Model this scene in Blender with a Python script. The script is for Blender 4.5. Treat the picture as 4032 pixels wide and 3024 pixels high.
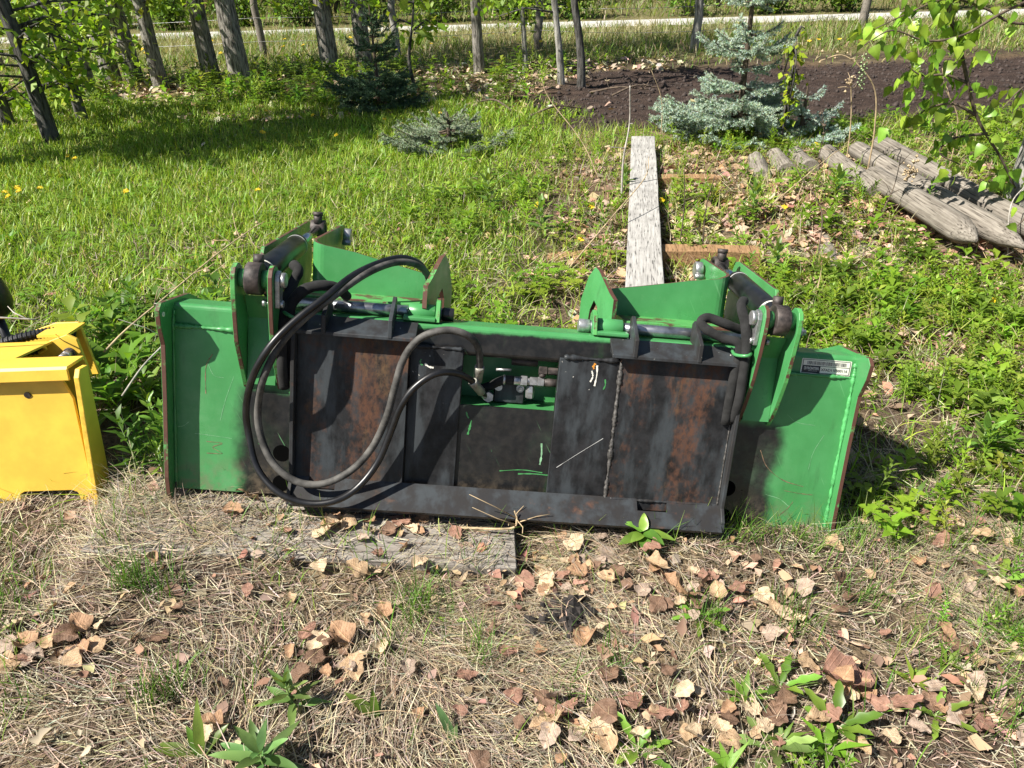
import bpy, math, random
import numpy as np
from mathutils import Matrix, Vector

for o in list(bpy.data.objects):
    bpy.data.objects.remove(o)
scene = bpy.context.scene
COL = scene.collection
rad = math.radians

# ---------------------------------------------------------------- camera
CAM_H = 1.38
cam_d = bpy.data.cameras.new('camera')
cam_d.sensor_width = 36.0
cam_d.lens = 36.0 * 3029.0 / 4032.0
cam_d.clip_start = 0.02
cam_d.clip_end = 2000
cam = bpy.data.objects.new('camera', cam_d)
COL.objects.link(cam)
cp, cr = rad(30), rad(2)
_up = Vector((0, math.sin(cp), math.cos(cp))); _fw = Vector((0, math.cos(cp), -math.sin(cp))); _rt = Vector((1, 0, 0))
rt = _rt * math.cos(cr) - _up * math.sin(cr)
up = _rt * math.sin(cr) + _up * math.cos(cr)
cam.matrix_world = Matrix(((rt.x, up.x, -_fw.x, 0), (rt.y, up.y, -_fw.y, 0), (rt.z, up.z, -_fw.z, CAM_H), (0, 0, 0, 1)))
scene.camera = cam

# ---------------------------------------------------------------- world and sun
SUN_EL, SUN_AZ = 50.0, 66.0          # light travels towards +X (sin az) and +Y (cos az)
world = bpy.data.worlds.new('World')
scene.world = world
world.use_nodes = True
wn = world.node_tree
sky = wn.nodes.new('ShaderNodeTexSky')
sky.sky_type = 'NISHITA'
sky.sun_disc = False
sky.sun_elevation = rad(SUN_EL)
sky.sun_rotation = rad(180 + SUN_AZ)
bg = wn.nodes['Background']
bg.inputs['Strength'].default_value = 0.05
wn.links.new(sky.outputs[0], bg.inputs['Color'])
sun_d = bpy.data.lights.new('sun', 'SUN')
sun_d.energy = 5.0
sun_d.angle = rad(0.53)
sun_d.color = (1.0, 0.95, 0.86)
sun = bpy.data.objects.new('sun', sun_d)
COL.objects.link(sun)
_l = Vector((math.sin(rad(SUN_AZ)) * math.cos(rad(SUN_EL)), math.cos(rad(SUN_AZ)) * math.cos(rad(SUN_EL)), -math.sin(rad(SUN_EL))))
sun.rotation_euler = _l.to_track_quat('-Z', 'Y').to_euler()
vs = scene.view_settings
vs.view_transform = 'Standard'
vs.look = 'None'
vs.exposure = 1.1
vs.gamma = 1.0
scene.cycles.max_bounces = 5
scene.cycles.diffuse_bounces = 3
scene.cycles.glossy_bounces = 3
scene.cycles.transparent_max_bounces = 4

rng = np.random.default_rng(7)
random.seed(7)

# ---------------------------------------------------------------- helpers
def lin(r, g, b):
    def f(c):
        c /= 255.0
        return c / 12.92 if c <= 0.04045 else ((c + 0.055) / 1.055) ** 2.4
    return (f(r), f(g), f(b))

def sm(a, b, x):
    t = np.clip((x - a) / (b - a), 0, 1)
    return t * t * (3 - 2 * t)

_gn = np.random.default_rng(3).random((64, 64))
def vnoise(x, y, s=1.0, ox=0.0):
    x = np.asarray(x, float) / s + ox + 1000; y = np.asarray(y, float) / s + ox * 1.7 + 1000
    i = np.floor(x).astype(int); j = np.floor(y).astype(int)
    u = x - i; v = y - j
    u = u * u * (3 - 2 * u); v = v * v * (3 - 2 * v)
    i0, i1, j0, j1 = i % 64, (i + 1) % 64, j % 64, (j + 1) % 64
    return (_gn[i0, j0] * (1 - u) + _gn[i1, j0] * u) * (1 - v) + (_gn[i0, j1] * (1 - u) + _gn[i1, j1] * u) * v

def fbm(x, y, s=1.0, ox=0.0):
    return 0.55 * vnoise(x, y, s, ox) + 0.3 * vnoise(x, y, s * 0.45, ox + 7) + 0.15 * vnoise(x, y, s * 0.2, ox + 13)

def bed_mask(x, y):
    e = 0.25 * (fbm(x, y, 0.8, 5) - 0.5)
    m = sm(6.4, 6.6, y + e) * (1 - sm(9.6, 9.95, y + e)) * sm(-0.25, 0.25, x + 0.12 - 0.28 * (y - 6.6) + 2 * e)
    return m

def ground_h(x, y):
    x = np.asarray(x, float); y = np.asarray(y, float)
    z = -0.07 * 1.6 * np.tanh(x / 1.6) * (1 - sm(2.8, 5.2, y))
    near = 1 - sm(9, 14, y)
    z = z + near * (0.03 * (fbm(x, y, 0.9, 2) - 0.5) + 0.014 * (vnoise(x, y, 0.12, 9) - 0.5))
    b = bed_mask(x, y)
    z = z + b * (0.03 * (vnoise(x, y, 0.16, 4) - 0.5) + 0.04 * (vnoise(x, y, 0.4, 8) - 0.5) - 0.02)
    wb = sm(1.12, 1.43, y) * (1 - sm(1.78, 1.95, y)) * (1 - sm(-0.45, -0.15, x)) * sm(-1.12, -1.0, x)
    z = z + wb * (0.024 - 0.1178 * np.clip(x, -1.1, 0) - 0.008 - z)
    z = z - 0.055 * np.exp(-(((x - 0.05) / 0.05) ** 2 + ((y - 1.5) / 0.12) ** 2))
    # hollow under the raised bucket, mound of litter between board and posts
    z = z + 0.04 * np.exp(-(((x - 1.75) / 0.5) ** 2 + ((y - 4.5) / 0.7) ** 2))
    return z

def cover_h(x, y):
    '''ground or the top of the two old boards lying on it'''
    z = ground_h(x, y)
    on = (((y > 1.42) & (y < 1.60)) | ((y > 1.61) & (y < 1.77))) & (x > -1.04) & (x < -0.012)
    return np.where(on, np.maximum(z, 0.024 - 0.1178 * x), z)

def gh(x, y):
    return float(ground_h(x, y))

def tag(o, label=None, cat=None, group=None, kind=None):
    if label: o['label'] = label
    if cat: o['category'] = cat
    if group: o['group'] = group
    if kind: o['kind'] = kind
    return o

def link(name, me, parent=None):
    o = bpy.data.objects.new(name, me)
    COL.objects.link(o)
    if parent is not None:
        o.parent = parent
    return o

def empty(name, loc=(0, 0, 0), label=None, cat=None, group=None, parent=None):
    o = link(name, None, parent)
    o.empty_display_size = 0.1
    o.location = loc
    return tag(o, label, cat, group)

def np_mesh(name, V, T, col=None, mats=(), smooth=False, nv=3):
    V = np.ascontiguousarray(V, np.float32); T = np.ascontiguousarray(T, np.int32)
    me = bpy.data.meshes.new(name)
    me.vertices.add(len(V)); me.vertices.foreach_set('co', V.ravel())
    me.loops.add(T.size); me.loops.foreach_set('vertex_index', T.ravel())
    me.polygons.add(len(T))
    me.polygons.foreach_set('loop_start', np.arange(0, T.size, T.shape[1], dtype=np.int32))
    me.polygons.foreach_set('loop_total', np.full(len(T), T.shape[1], np.int32))
    if smooth:
        me.polygons.foreach_set('use_smooth', np.ones(len(T), bool))
    if col is not None:
        a = me.color_attributes.new('Col', 'FLOAT_COLOR', 'POINT')
        c = np.ones((len(V), 4), np.float32); c[:, :3] = col
        a.data.foreach_set('color', c.ravel())
    for m in mats:
        me.materials.append(m)
    me.update(calc_edges=True)
    return me

class MB:
    """collects solids of one part"""
    def __init__(s):
        s.v = []; s.f = []; s.m = []; s.s = []
    def add(s, V, F, mi=0, smooth=False):
        n = len(s.v)
        s.v += [tuple(map(float, p)) for p in V]
        for k, f in enumerate(F):
            s.f.append(tuple(i + n for i in f))
            s.m.append(mi[k] if isinstance(mi, (list, tuple)) else mi)
            s.s.append(smooth[k] if isinstance(smooth, (list, tuple)) else smooth)
        return s
    def box(s, x0, x1, y0, y1, z0, z1, mi=0, M=None):
        V = [(x0, y0, z0), (x1, y0, z0), (x1, y1, z0), (x0, y1, z0), (x0, y0, z1), (x1, y0, z1), (x1, y1, z1), (x0, y1, z1)]
        if M is not None:
            V = [M @ Vector(p) for p in V]
        return s.add(V, [(0, 3, 2, 1), (4, 5, 6, 7), (0, 1, 5, 4), (1, 2, 6, 5), (2, 3, 7, 6), (3, 0, 4, 7)], mi)
    def prism(s, pts, axis, a0, a1, mi=0, rim=None):
        """pts in the plane perpendicular to axis: x->(y,z) y->(x,z) z->(x,y)"""
        def P(u, v, a):
            return {'x': (a, u, v), 'y': (u, a, v), 'z': (u, v, a)}[axis]
        n = len(pts)
        area = sum(pts[i][0] * pts[(i + 1) % n][1] - pts[(i + 1) % n][0] * pts[i][1] for i in range(n))
        pts = pts if area > 0 else pts[::-1]
        V = [P(u, v, a0) for u, v in pts] + [P(u, v, a1) for u, v in pts]
        F = [tuple(range(n))[::-1], tuple(range(n, 2 * n))] + [(i, (i + 1) % n, n + (i + 1) % n, n + i) for i in range(n)]
        if axis == 'y':
            F = [f[::-1] for f in F]
        if a1 < a0:
            F = [f[::-1] for f in F]
        return s.add(V, F, [mi, mi] + [mi if rim is None else rim] * n)
    def tube(s, path, r, n=12, mi=0, cap=True, smooth=True):
        P = [Vector(p) for p in path]
        m = len(P)
        R = r if isinstance(r, (list, tuple, np.ndarray)) else [r] * m
        t0 = (P[1] - P[0]).normalized()
        a = Vector((0, 0, 1)) if abs(t0.z) < 0.9 else Vector((1, 0, 0))
        u = (a - t0 * a.dot(t0)).normalized()
        V = []; 
        for i in range(m):
            t = (P[min(i + 1, m - 1)] - P[max(i - 1, 0)]).normalized()
            u = (u - t * u.dot(t)).normalized(); w = t.cross(u)
            for k in range(n):
                an = 2 * math.pi * k / n
                V.append(P[i] + (u * math.cos(an) + w * math.sin(an)) * R[i])
        F = []; S = []
        for i in range(m - 1):
            for k in range(n):
                F.append((i * n + k, i * n + (k + 1) % n, (i + 1) * n + (k + 1) % n, (i + 1) * n + k)); S.append(smooth)
        if cap:
            F.append(tuple(range(n))[::-1]); S.append(False)
            F.append(tuple(range((m - 1) * n, m * n))); S.append(False)
        return s.add(V, F, mi, S)
    def cyl(s, p0, p1, r, n=20, mi=0):
        return s.tube([p0, p1], r, n, mi)
    def ring(s, c, axis, ro, ri, w, n=28, mi=0):
        """annulus with a bore along axis"""
        c = Vector(c); ax = {'x': Vector((1, 0, 0)), 'y': Vector((0, 1, 0)), 'z': Vector((0, 0, 1))}[axis] if isinstance(axis, str) else Vector(axis).normalized()
        a = Vector((0, 0, 1)) if abs(ax.z) < 0.9 else Vector((0, 1, 0))
        u = (a - ax * a.dot(ax)).normalized(); v = ax.cross(u)
        V = []
        for (rr, h) in ((ro, -w / 2), (ro, w / 2), (ri, w / 2), (ri, -w / 2)):
            for k in range(n):
                an = 2 * math.pi * k / n
                V.append(c + ax * h + (u * math.cos(an) + v * math.sin(an)) * rr)
        F = []; S = []
        for q in range(4):
            b = q * n; d = ((q + 1) % 4) * n
            for k in range(n):
                F.append((b + k, b + (k + 1) % n, d + (k + 1) % n, d + k)); S.append(q in (0, 2))
        return s.add(V, F, mi, S)
    def mesh(s, name, mats):
        me = bpy.data.meshes.new(name)
        me.from_pydata(s.v, [], s.f)
        for m in (mats if isinstance(mats, (list, tuple)) else [mats]):
            me.materials.append(m)
        me.polygons.foreach_set('material_index', s.m)
        me.polygons.foreach_set('use_smooth', s.s)
        me.update()
        return me
    def build(s, name, mats, parent=None, bevel=0.0, seg=1):
        o = link(name, s.mesh(name, mats), parent)
        if bevel:
            b = o.modifiers.new('bevel', 'BEVEL'); b.width = bevel; b.segments = seg; b.limit_method = 'ANGLE'; b.angle_limit = rad(50)
        return o

def catmull(P, k=6):
    P = [np.array(p, float) for p in P]
    P = [2 * P[0] - P[1]] + P + [2 * P[-1] - P[-2]]
    out = []
    for i in range(1, len(P) - 2):
        for j in range(k):
            t = j / k
            out.append(0.5 * ((2 * P[i]) + (-P[i - 1] + P[i + 1]) * t + (2 * P[i - 1] - 5 * P[i] + 4 * P[i + 1] - P[i + 2]) * t * t + (-P[i - 1] + 3 * P[i] - 3 * P[i + 1] + P[i + 2]) * t ** 3))
    out.append(P[-2])
    return out

# ---------------------------------------------------------------- node materials
class NT:
    def __init__(s, name):
        s.m = bpy.data.materials.new(name); s.m.use_nodes = True
        s.t = s.m.node_tree; s.b = s.t.nodes['Principled BSDF']
        s.out = s.t.nodes['Material Output']
    def n(s, typ, **kw):
        nd = s.t.nodes.new('ShaderNode' + typ)
        for k, v in kw.items():
            setattr(nd, k, v)
        return nd
    def l(s, a, b):
        s.t.links.new(a, b)
    def coord(s, kind='Object', scale=(1, 1, 1)):
        c = s.n('TexCoord'); m = s.n('Mapping'); m.inputs['Scale'].default_value = scale
        s.l(c.outputs[kind], m.inputs['Vector'])
        return m.outputs[0]
    def noise(s, vec, scale, detail=4, rough=0.6):
        n = s.n('TexNoise'); n.inputs['Scale'].default_value = scale; n.inputs['Detail'].default_value = detail; n.inputs['Roughness'].default_value = rough
        s.l(vec, n.inputs['Vector'])
        return n.outputs['Fac']
    def mr(s, v, a, b, c=0.0, d=1.0):
        n = s.n('MapRange'); n.interpolation_type = 'SMOOTHSTEP'
        s.set(n.inputs['Value'], v)
        n.inputs['From Min'].default_value = a; n.inputs['From Max'].default_value = b; n.inputs['To Min'].default_value = c; n.inputs['To Max'].default_value = d
        return n.outputs[0]
    def set(s, sock, v):
        if isinstance(v, bpy.types.NodeSocket): s.l(v, sock)
        elif isinstance(v, tuple) and len(v) == 3: sock.default_value = (*v, 1)
        else: sock.default_value = v
    def math(s, op, a, b=0.0):
        n = s.n('Math', operation=op); s.set(n.inputs[0], a); s.set(n.inputs[1], b)
        return n.outputs[0]
    def mix(s, f, a, b, blend='MIX'):
        n = s.n('Mix', data_type='RGBA', blend_type=blend)
        s.set(n.inputs['Factor'], f)
        s.set(n.inputs['A'] if False else n.inputs[6], a); s.set(n.inputs[7], b)
        return n.outputs[2]
    def bump(s, h, strength=0.3, dist=0.002):
        n = s.n('Bump'); n.inputs['Strength'].default_value = strength; n.inputs['Distance'].default_value = dist
        s.l(h, n.inputs['Height']); s.l(n.outputs[0], s.b.inputs['Normal'])
    def xyz(s, vec):
        n = s.n('SeparateXYZ'); s.l(vec, n.inputs[0]); return n.outputs

def veg_mat(name, trans=0.3, rough=0.55, objrand=False, spec=0.3, vr=(0.6, 1.3), hr=(0.475, 0.515)):
    t = NT(name)
    a = t.n('Attribute'); a.attribute_name = 'Col'
    col = a.outputs['Color']
    if objrand:
        oi = t.n('ObjectInfo')
        hs = t.n('HueSaturation')
        t.l(col, hs.inputs['Color'])
        t.l(t.mr(oi.outputs['Random'], 0, 1, *hr), hs.inputs['Hue'])
        t.l(t.mr(t.math('FRACT', t.math('MULTIPLY', oi.outputs['Random'], 7.3)), 0, 1, *vr), hs.inputs['Value'])
        col = hs.outputs[0]
    t.l(col, t.b.inputs['Base Color'])
    t.b.inputs['Roughness'].default_value = rough
    t.b.inputs['Specular IOR Level'].default_value = spec
    tr = t.n('BsdfTranslucent'); t.l(t.mix(1.0, col, (1.25, 1.2, 0.6), 'MULTIPLY'), tr.inputs['Color'])
    mx = t.n('MixShader'); mx.inputs[0].default_value = trans
    t.l(t.b.outputs[0], mx.inputs[1]); t.l(tr.outputs[0], mx.inputs[2]); t.l(mx.outputs[0], t.out.inputs['Surface'])
    return t.m

def dead_leaf_mat():
    t = NT('dead leaf')
    at = t.n('Attribute'); at.attribute_name = 'Col'
    v = t.coord(); x, y, z = t.xyz(v); ax = t.math('ABSOLUTE', x)
    side = t.math('FRACT', t.math('MULTIPLY', t.math('SUBTRACT', y, t.math('MULTIPLY', ax, 0.8)), 8.0))
    vein = t.math('MAXIMUM', t.mr(t.math('ABSOLUTE', t.math('SUBTRACT', side, 0.5)), 0.05, 0.13, 1, 0), t.mr(ax, 0.012, 0.03, 1, 0))
    c = t.mix(t.mr(t.noise(v, 6, 6, 0.7), 0.4, 0.7, 0, 0.75), at.outputs['Color'], t.mix(1.0, at.outputs['Color'], (0.5, 0.42, 0.36), 'MULTIPLY'))
    c = t.mix(t.math('MULTIPLY', vein, 0.45), c, t.mix(1.0, at.outputs['Color'], (1.35, 1.3, 1.2), 'MULTIPLY'))
    c = t.mix(t.mr(t.noise(v, 22, 3), 0.66, 0.7, 0, 0.7), c, (0.05, 0.03, 0.02))
    t.l(c, t.b.inputs['Base Color']); t.b.inputs['Roughness'].default_value = 0.62; t.b.inputs['Specular IOR Level'].default_value = 0.25
    t.bump(t.math('ADD', t.math('MULTIPLY', vein, 0.6), t.noise(v, 14, 5)), 0.5, 0.004)
    tr = t.n('BsdfTranslucent'); t.l(c, tr.inputs['Color'])
    mx = t.n('MixShader'); mx.inputs[0].default_value = 0.15
    t.l(t.b.outputs[0], mx.inputs[1]); t.l(tr.outputs[0], mx.inputs[2]); t.l(mx.outputs[0], t.out.inputs['Surface'])
    return t.m

def plain(name, col, rough=0.5, metal=0.0, var=0.15, scale=30, bump=0.0, bscale=None, spec=0.5):
    t = NT(name)
    v = t.coord()
    f = t.noise(v, scale)
    dark = tuple(c * (1 - var * 1.6) for c in col); lt = tuple(min(1, c * (1 + var * 1.6)) for c in col)
    t.l(t.mix(t.mr(f, 0.3, 0.7), dark, lt), t.b.inputs['Base Color'])
    t.b.inputs['Roughness'].default_value = rough
    t.b.inputs['Metallic'].default_value = metal
    t.b.inputs['Specular IOR Level'].default_value = spec
    if bump:
        t.bump(t.noise(v, bscale or scale * 3), bump)
    return t.m

GREEN = (0.022, 0.27, 0.045)
BLACK = (0.0075, 0.0078, 0.0085)
RUST = (0.19, 0.062, 0.025)
RUSTD = (0.055, 0.024, 0.018)

def green_paint(name, zones=None, wear=0.0):
    """tractor-green enamel; zones adds the sprayed black centre of the back sheet"""
    t = NT(name)
    v = t.coord()
    n1 = t.noise(v, 5, 5); n2 = t.noise(v, 90, 3)
    g = t.mix(t.mr(n1, 0.3, 0.75), (0.042, 0.20, 0.058), (0.066, 0.265, 0.09))
    # chalky dust film
    g = t.mix(t.mr(n2, 0.55, 0.9, 0, 0.12), g, (0.25, 0.4, 0.22))
    x, y, z = t.xyz(v)
    rough = 0.33
    if zones == 'sheet':
        wob = t.math('MULTIPLY', t.math('SUBTRACT', t.noise(v, 9, 5), 0.5), 0.09)
        ax = t.math('ADD', t.math('ABSOLUTE', x), wob)
        side = t.mr(ax, 0.69, 0.735, 1, 0)
        top = t.mr(t.math('ADD', z, t.math('MULTIPLY', wob, 0.6)), 0.27, 0.3, 1, 0)
        inner = t.mr(ax, 0.575, 0.59, 1, 0)
        m = t.math('MULTIPLY', side, t.math('MAXIMUM', top, inner))
        chips = t.mr(t.noise(v, 26, 6, 0.75), 0.655, 0.675)
        m = t.math('MULTIPLY', m, t.math('SUBTRACT', 1.0, chips))
        blk = t.mix(t.mr(t.noise(v, 40, 6), 0.35, 0.75), BLACK, (0.02, 0.0185, 0.0175))
        g = t.mix(m, g, blk)
    if zones == 'beam':
        wob = t.math('MULTIPLY', t.math('SUBTRACT', t.noise(v, 14, 6, 0.7), 0.5), 0.07)
        ax = t.math('ADD', t.math('ABSOLUTE', t.math('SUBTRACT', x, 0.03)), wob)
        side = t.mr(ax, 0.5, 0.56, 1, 0)
        front = t.mr(t.math('ADD', z, t.math('MULTIPLY', wob, 0.35)), 0.468, 0.478, 1, 0)
        m = t.math('MULTIPLY', side, front)
        blk = t.mix(t.mr(t.noise(v, 40, 6), 0.35, 0.75), BLACK, (0.022, 0.0205, 0.0195))
        g = t.mix(m, g, blk)
    # scratches: long thin cells of stretched noise
    sv = t.coord('Object', (60, 60, 3)); rot = t.n('VectorRotate'); rot.inputs['Angle'].default_value = 0.5
    rot.inputs['Axis'].default_value = (0, 1, 0)
    c = t.n('TexCoord'); t.l(c.outputs['Object'], rot.inputs['Vector'])
    mp = t.n('Mapping'); mp.inputs['Scale'].default_value = (110, 1, 4); t.l(rot.outputs[0], mp.inputs['Vector'])
    sc = t.mr(t.noise(mp.outputs[0], 1.0, 3, 0.5), 0.67, 0.70)
    sc = t.math('MULTIPLY', sc, t.mr(t.noise(v, 4, 2), 0.5, 0.62))
    g = t.mix(t.math('MULTIPLY', sc, 0.55), g, (0.16, 0.4, 0.18))
    # dried mud and dust low on the plates, scuffed pale patches
    low = t.math('MULTIPLY', t.mr(z, 0.0, 0.12, 1, 0), t.mr(t.noise(v, 22, 6, 0.7), 0.42, 0.62))
    g = t.mix(t.math('MULTIPLY', low, 0.55), g, (0.16, 0.125, 0.085))
    fade = t.math('MULTIPLY', t.mr(t.noise(v, 3.2, 3), 0.5, 0.75), t.mr(t.noise(v, 30, 5, 0.7), 0.3, 0.7))
    g = t.mix(t.math('MULTIPLY', fade, 0.22), g, (0.2, 0.36, 0.2))
    dirt = t.mr(t.noise(t.coord('Object', (1, 1, 0.25)), 16, 6, 0.7), 0.56, 0.72)
    g = t.mix(t.math('MULTIPLY', dirt, 0.35), g, (0.022, 0.06, 0.022))
    # rust nicks
    r = t.mr(t.noise(v, 38, 6, 0.7), 0.745 - wear, 0.76 - wear)
    g = t.mix(t.math('MULTIPLY', r, 0.8), g, RUSTD)
    t.l(g, t.b.inputs['Base Color'])
    t.l(t.mr(t.noise(v, 12, 5), 0.3, 0.8, rough - 0.06, rough + 0.2), t.b.inputs['Roughness'])
    t.bump(t.noise(v, 160, 3), 0.08, 0.001)
    return t.m

def rim_mat(name, amt=0.52):
    t = NT(name); v = t.coord()
    f = t.mr(t.noise(v, 14, 5, 0.7), amt - 0.04, amt + 0.05)
    r = t.mix(t.noise(v, 60, 4), RUSTD, (0.12, 0.05, 0.03))
    g = t.mix(t.noise(v, 40, 3), (0.03, 0.27, 0.05), (0.12, 0.33, 0.1))
    t.l(t.mix(f, g, r), t.b.inputs['Base Color'])
    t.b.inputs['Roughness'].default_value = 0.6
    t.bump(t.noise(v, 150, 3), 0.25, 0.001)
    return t.m

def steel_black(name, rust=0.5, streak=True, base=BLACK):
    """bare black-painted coupler steel with rust where the paint rubbed through"""
    t = NT(name); v = t.coord()
    x, y, z = t.xyz(v)
    d = t.mix(t.mr(t.noise(v, 30, 6), 0.3, 0.75), base, (0.024, 0.024, 0.026))
    blue = t.mix(t.mr(t.noise(t.coord('Object', (3, 3, 1)), 7, 5), 0.42, 0.68), d, (0.042, 0.048, 0.053))
    vv = t.coord('Object', (1, 1, 0.32)) if streak else v
    n = t.math('ADD', t.math('MULTIPLY', t.noise(vv, 7, 7, 0.68), 0.75), t.math('MULTIPLY', t.noise(v, 55, 4), 0.25))
    if streak:
        zb = t.math('ADD', t.mr(z, 0.27, 0.43, 0, 0.09), t.mr(z, 0.0, 0.17, 0.06, 0))
        n = t.math('ADD', n, zb)
    f = t.math('MULTIPLY', t.mr(n, rust - 0.05, rust + 0.09), t.mr(t.noise(t.coord('Object', (1, 1, 0.5)), 85, 5, 0.75), 0.36, 0.56, 0.25, 1.0))
    rc = t.mix(t.noise(v, 25, 5), (0.045, 0.024, 0.018), (0.15, 0.062, 0.03))
    rc = t.mix(t.mr(t.noise(t.coord('Object', (1, 1, 0.2)), 30, 4), 0.5, 0.7, 0, 0.6), rc, (0.13, 0.085, 0.04))
    t.l(t.mix(t.math('MULTIPLY', f, 0.85), blue, rc), t.b.inputs['Base Color'])
    if not streak:
        sp = t.math('MULTIPLY', t.mr(t.noise(v, 70, 3, 0.6), 0.70, 0.72), t.mr(z, 0.25, 0.4))
        base_out = t.mix(t.math('MULTIPLY', sp, 0.8), t.b.inputs['Base Color'].links[0].from_socket, (0.55, 0.53, 0.48))
        t.l(base_out, t.b.inputs['Base Color'])
    t.b.inputs['Specular IOR Level'].default_value = 0.3
    t.l(t.mr(f, 0, 1, 0.46, 0.8), t.b.inputs['Roughness'])
    t.bump(t.noise(v, 120, 5), 0.2, 0.0012)
    return t.m

def wood_mat(name, c0, c1, scale=(2, 30, 30), crack=True):
    t = NT(name)
    v = t.coord('Object', scale)
    n = t.noise(v, 3.0, 6, 0.65)
    c = t.mix(t.mr(n, 0.3, 0.7), c0, c1)
    big = t.noise(t.coord(), 6, 3)
    c = t.mix(t.mr(big, 0.4, 0.75, 0, 0.45), c, tuple(k * 0.6 for k in c0))
    ck = t.mr(t.noise(v, 6, 2, 0.4), 0.40, 0.33)
    if crack:
        c = t.mix(t.math('MULTIPLY', ck, 0.75), c, tuple(k * 0.18 for k in c0))
    t.l(c, t.b.inputs['Base Color']); t.b.inputs['Roughness'].default_value = 0.85
    t.b.inputs['Specular IOR Level'].default_value = 0.2
    t.bump(n, 0.6, 0.004)
    return t.m

def bark_mat(name, c0, c1, s=9):
    t = NT(name)
    v = t.coord('Object', (6, 6, 1.0))
    n = t.noise(v, s, 7, 0.7)
    c = t.mix(t.mr(n, 0.36, 0.62), c0, c1)
    t.l(c, t.b.inputs['Base Color']); t.b.inputs['Roughness'].default_value = 0.95; t.b.inputs['Specular IOR Level'].default_value = 0.1
    t.bump(n, 1.0, 0.02)
    return t.m

M = {}
M['green'] = green_paint('green enamel')
M['green_sheet'] = green_paint('green enamel sprayed black', 'sheet')
M['green_beam'] = green_paint('green enamel beam', 'beam')
M['rim'] = rim_mat('worn green plate edge')
M['rim_rust'] = rim_mat('rusted plate edge', 0.40)
M['coupler'] = steel_black('coupler steel', 0.57)
M['coupler_dark'] = steel_black('black coupler paint', 0.70, False)
M['lip'] = steel_black('lip steel', 0.63, False, (0.026, 0.024, 0.023))
M['weld'] = plain('weld bead', (0.085, 0.08, 0.075), 0.5, 0.3, 0.4, 120, 0.4)
M['weld_green'] = plain('painted weld bead', (0.07, 0.30, 0.095), 0.4, 0, 0.2, 60, 0.3)
M['cyl_black'] = plain('cylinder black', (0.010, 0.010, 0.011), 0.3, 0, 0.4, 20, 0.05)
M['chrome'] = plain('chromed rod', (0.55, 0.56, 0.58), 0.18, 1.0, 0.08, 30)
M['zinc'] = plain('zinc plated steel', (0.42, 0.42, 0.42), 0.42, 0.8, 0.2, 60, 0.05)
M['rodsteel'] = plain('bare pin steel', (0.30, 0.31, 0.33), 0.35, 0.9, 0.25, 25)
M['cast'] = plain('rusted cast eye', (0.05, 0.04, 0.036), 0.6, 0.2, 0.5, 35, 0.2)
M['rubber'] = plain('black rubber hose', (0.009, 0.009, 0.010), 0.36, 0, 0.3, 25, 0.05)
M['rubber_grey'] = plain('dusty rubber hose', (0.06, 0.057, 0.052), 0.75, 0, 0.45, 22, 0.1)
M['sleeve'] = plain('woven hose sleeve', (0.013, 0.013, 0.013), 0.95, 0, 0.3, 40, 0.5, 500)
M['crimp'] = plain('crimped hose ferrule', (0.30, 0.29, 0.25), 0.5, 0.5, 0.2, 60)
M['yellow'] = plain('yellow enamel', (0.70, 0.45, 0.055), 0.5, 0, 0.07, 9, 0.05, 200)
M['yellow_rim'] = plain('yellow enamel edge', (0.66, 0.42, 0.05), 0.5, 0, 0.18, 30)
M['dirty_white'] = plain('decal white', (0.72, 0.70, 0.62), 0.45, 0, 0.05, 40)
M['navy'] = plain('decal dark', (0.012, 0.014, 0.024), 0.4, 0, 0.1, 40)
M['silver_print'] = plain('decal print', (0.5, 0.5, 0.48), 0.4, 0, 0.1, 40)
M['ink'] = plain('decal ink', (0.02, 0.02, 0.025), 0.5, 0, 0.1, 40)
M['plank'] = wood_mat('weathered grey board', (0.25, 0.24, 0.225), (0.43, 0.415, 0.39), (30, 2.0, 30))
M['plank_y'] = wood_mat('old dirty board', (0.17, 0.15, 0.13), (0.34, 0.31, 0.275), (30, 2.0, 30))
M['plank_x'] = wood_mat('weathered ground board', (0.20, 0.17, 0.14), (0.36, 0.32, 0.27), (2.0, 30, 30))
M['post_wood'] = wood_mat('weathered round post', (0.13, 0.112, 0.092), (0.29, 0.26, 0.222), (34, 1.2, 34))
M['timber'] = wood_mat('brown sawn timber', (0.20, 0.115, 0.055), (0.36, 0.22, 0.115), (2.0, 30, 30))
M['hole_shade'] = plain('hole shadow', (0.003, 0.003, 0.003), 1.0, 0, 0.1, 5, spec=0.0)
M['bark'] = bark_mat('grey furrowed bark', (0.065, 0.058, 0.05), (0.34, 0.315, 0.28))
M['bark_dark'] = bark_mat('dark smooth bark', (0.035, 0.032, 0.03), (0.13, 0.125, 0.115), 6)
M['bark_pale'] = bark_mat('pale poplar bark', (0.10, 0.095, 0.085), (0.40, 0.385, 0.35), 5)
M['twig'] = plain('twig bark', (0.09, 0.065, 0.045), 0.9, 0, 0.3, 30)
M['dry'] = plain('dry stalk', (0.36, 0.27, 0.16), 0.8, 0, 0.25, 20)
M['greystick'] = plain('grey dead twig', (0.36, 0.33, 0.29), 0.85, 0, 0.25, 25)
M['grass'] = veg_mat('green grass blade', 0.35, 0.45)
M['straw'] = veg_mat('dry straw', 0.15, 0.6)
M['leaf'] = veg_mat('fresh leaf', 0.38, 0.38, True, 0.5)
M['foliage'] = veg_mat('foliage', 0.46, 0.45)
M['needle'] = veg_mat('spruce needles', 0.12, 0.6)
M['deadleaf'] = dead_leaf_mat()
M['litter'] = veg_mat('leaf litter', 0.10, 0.75)
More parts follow.
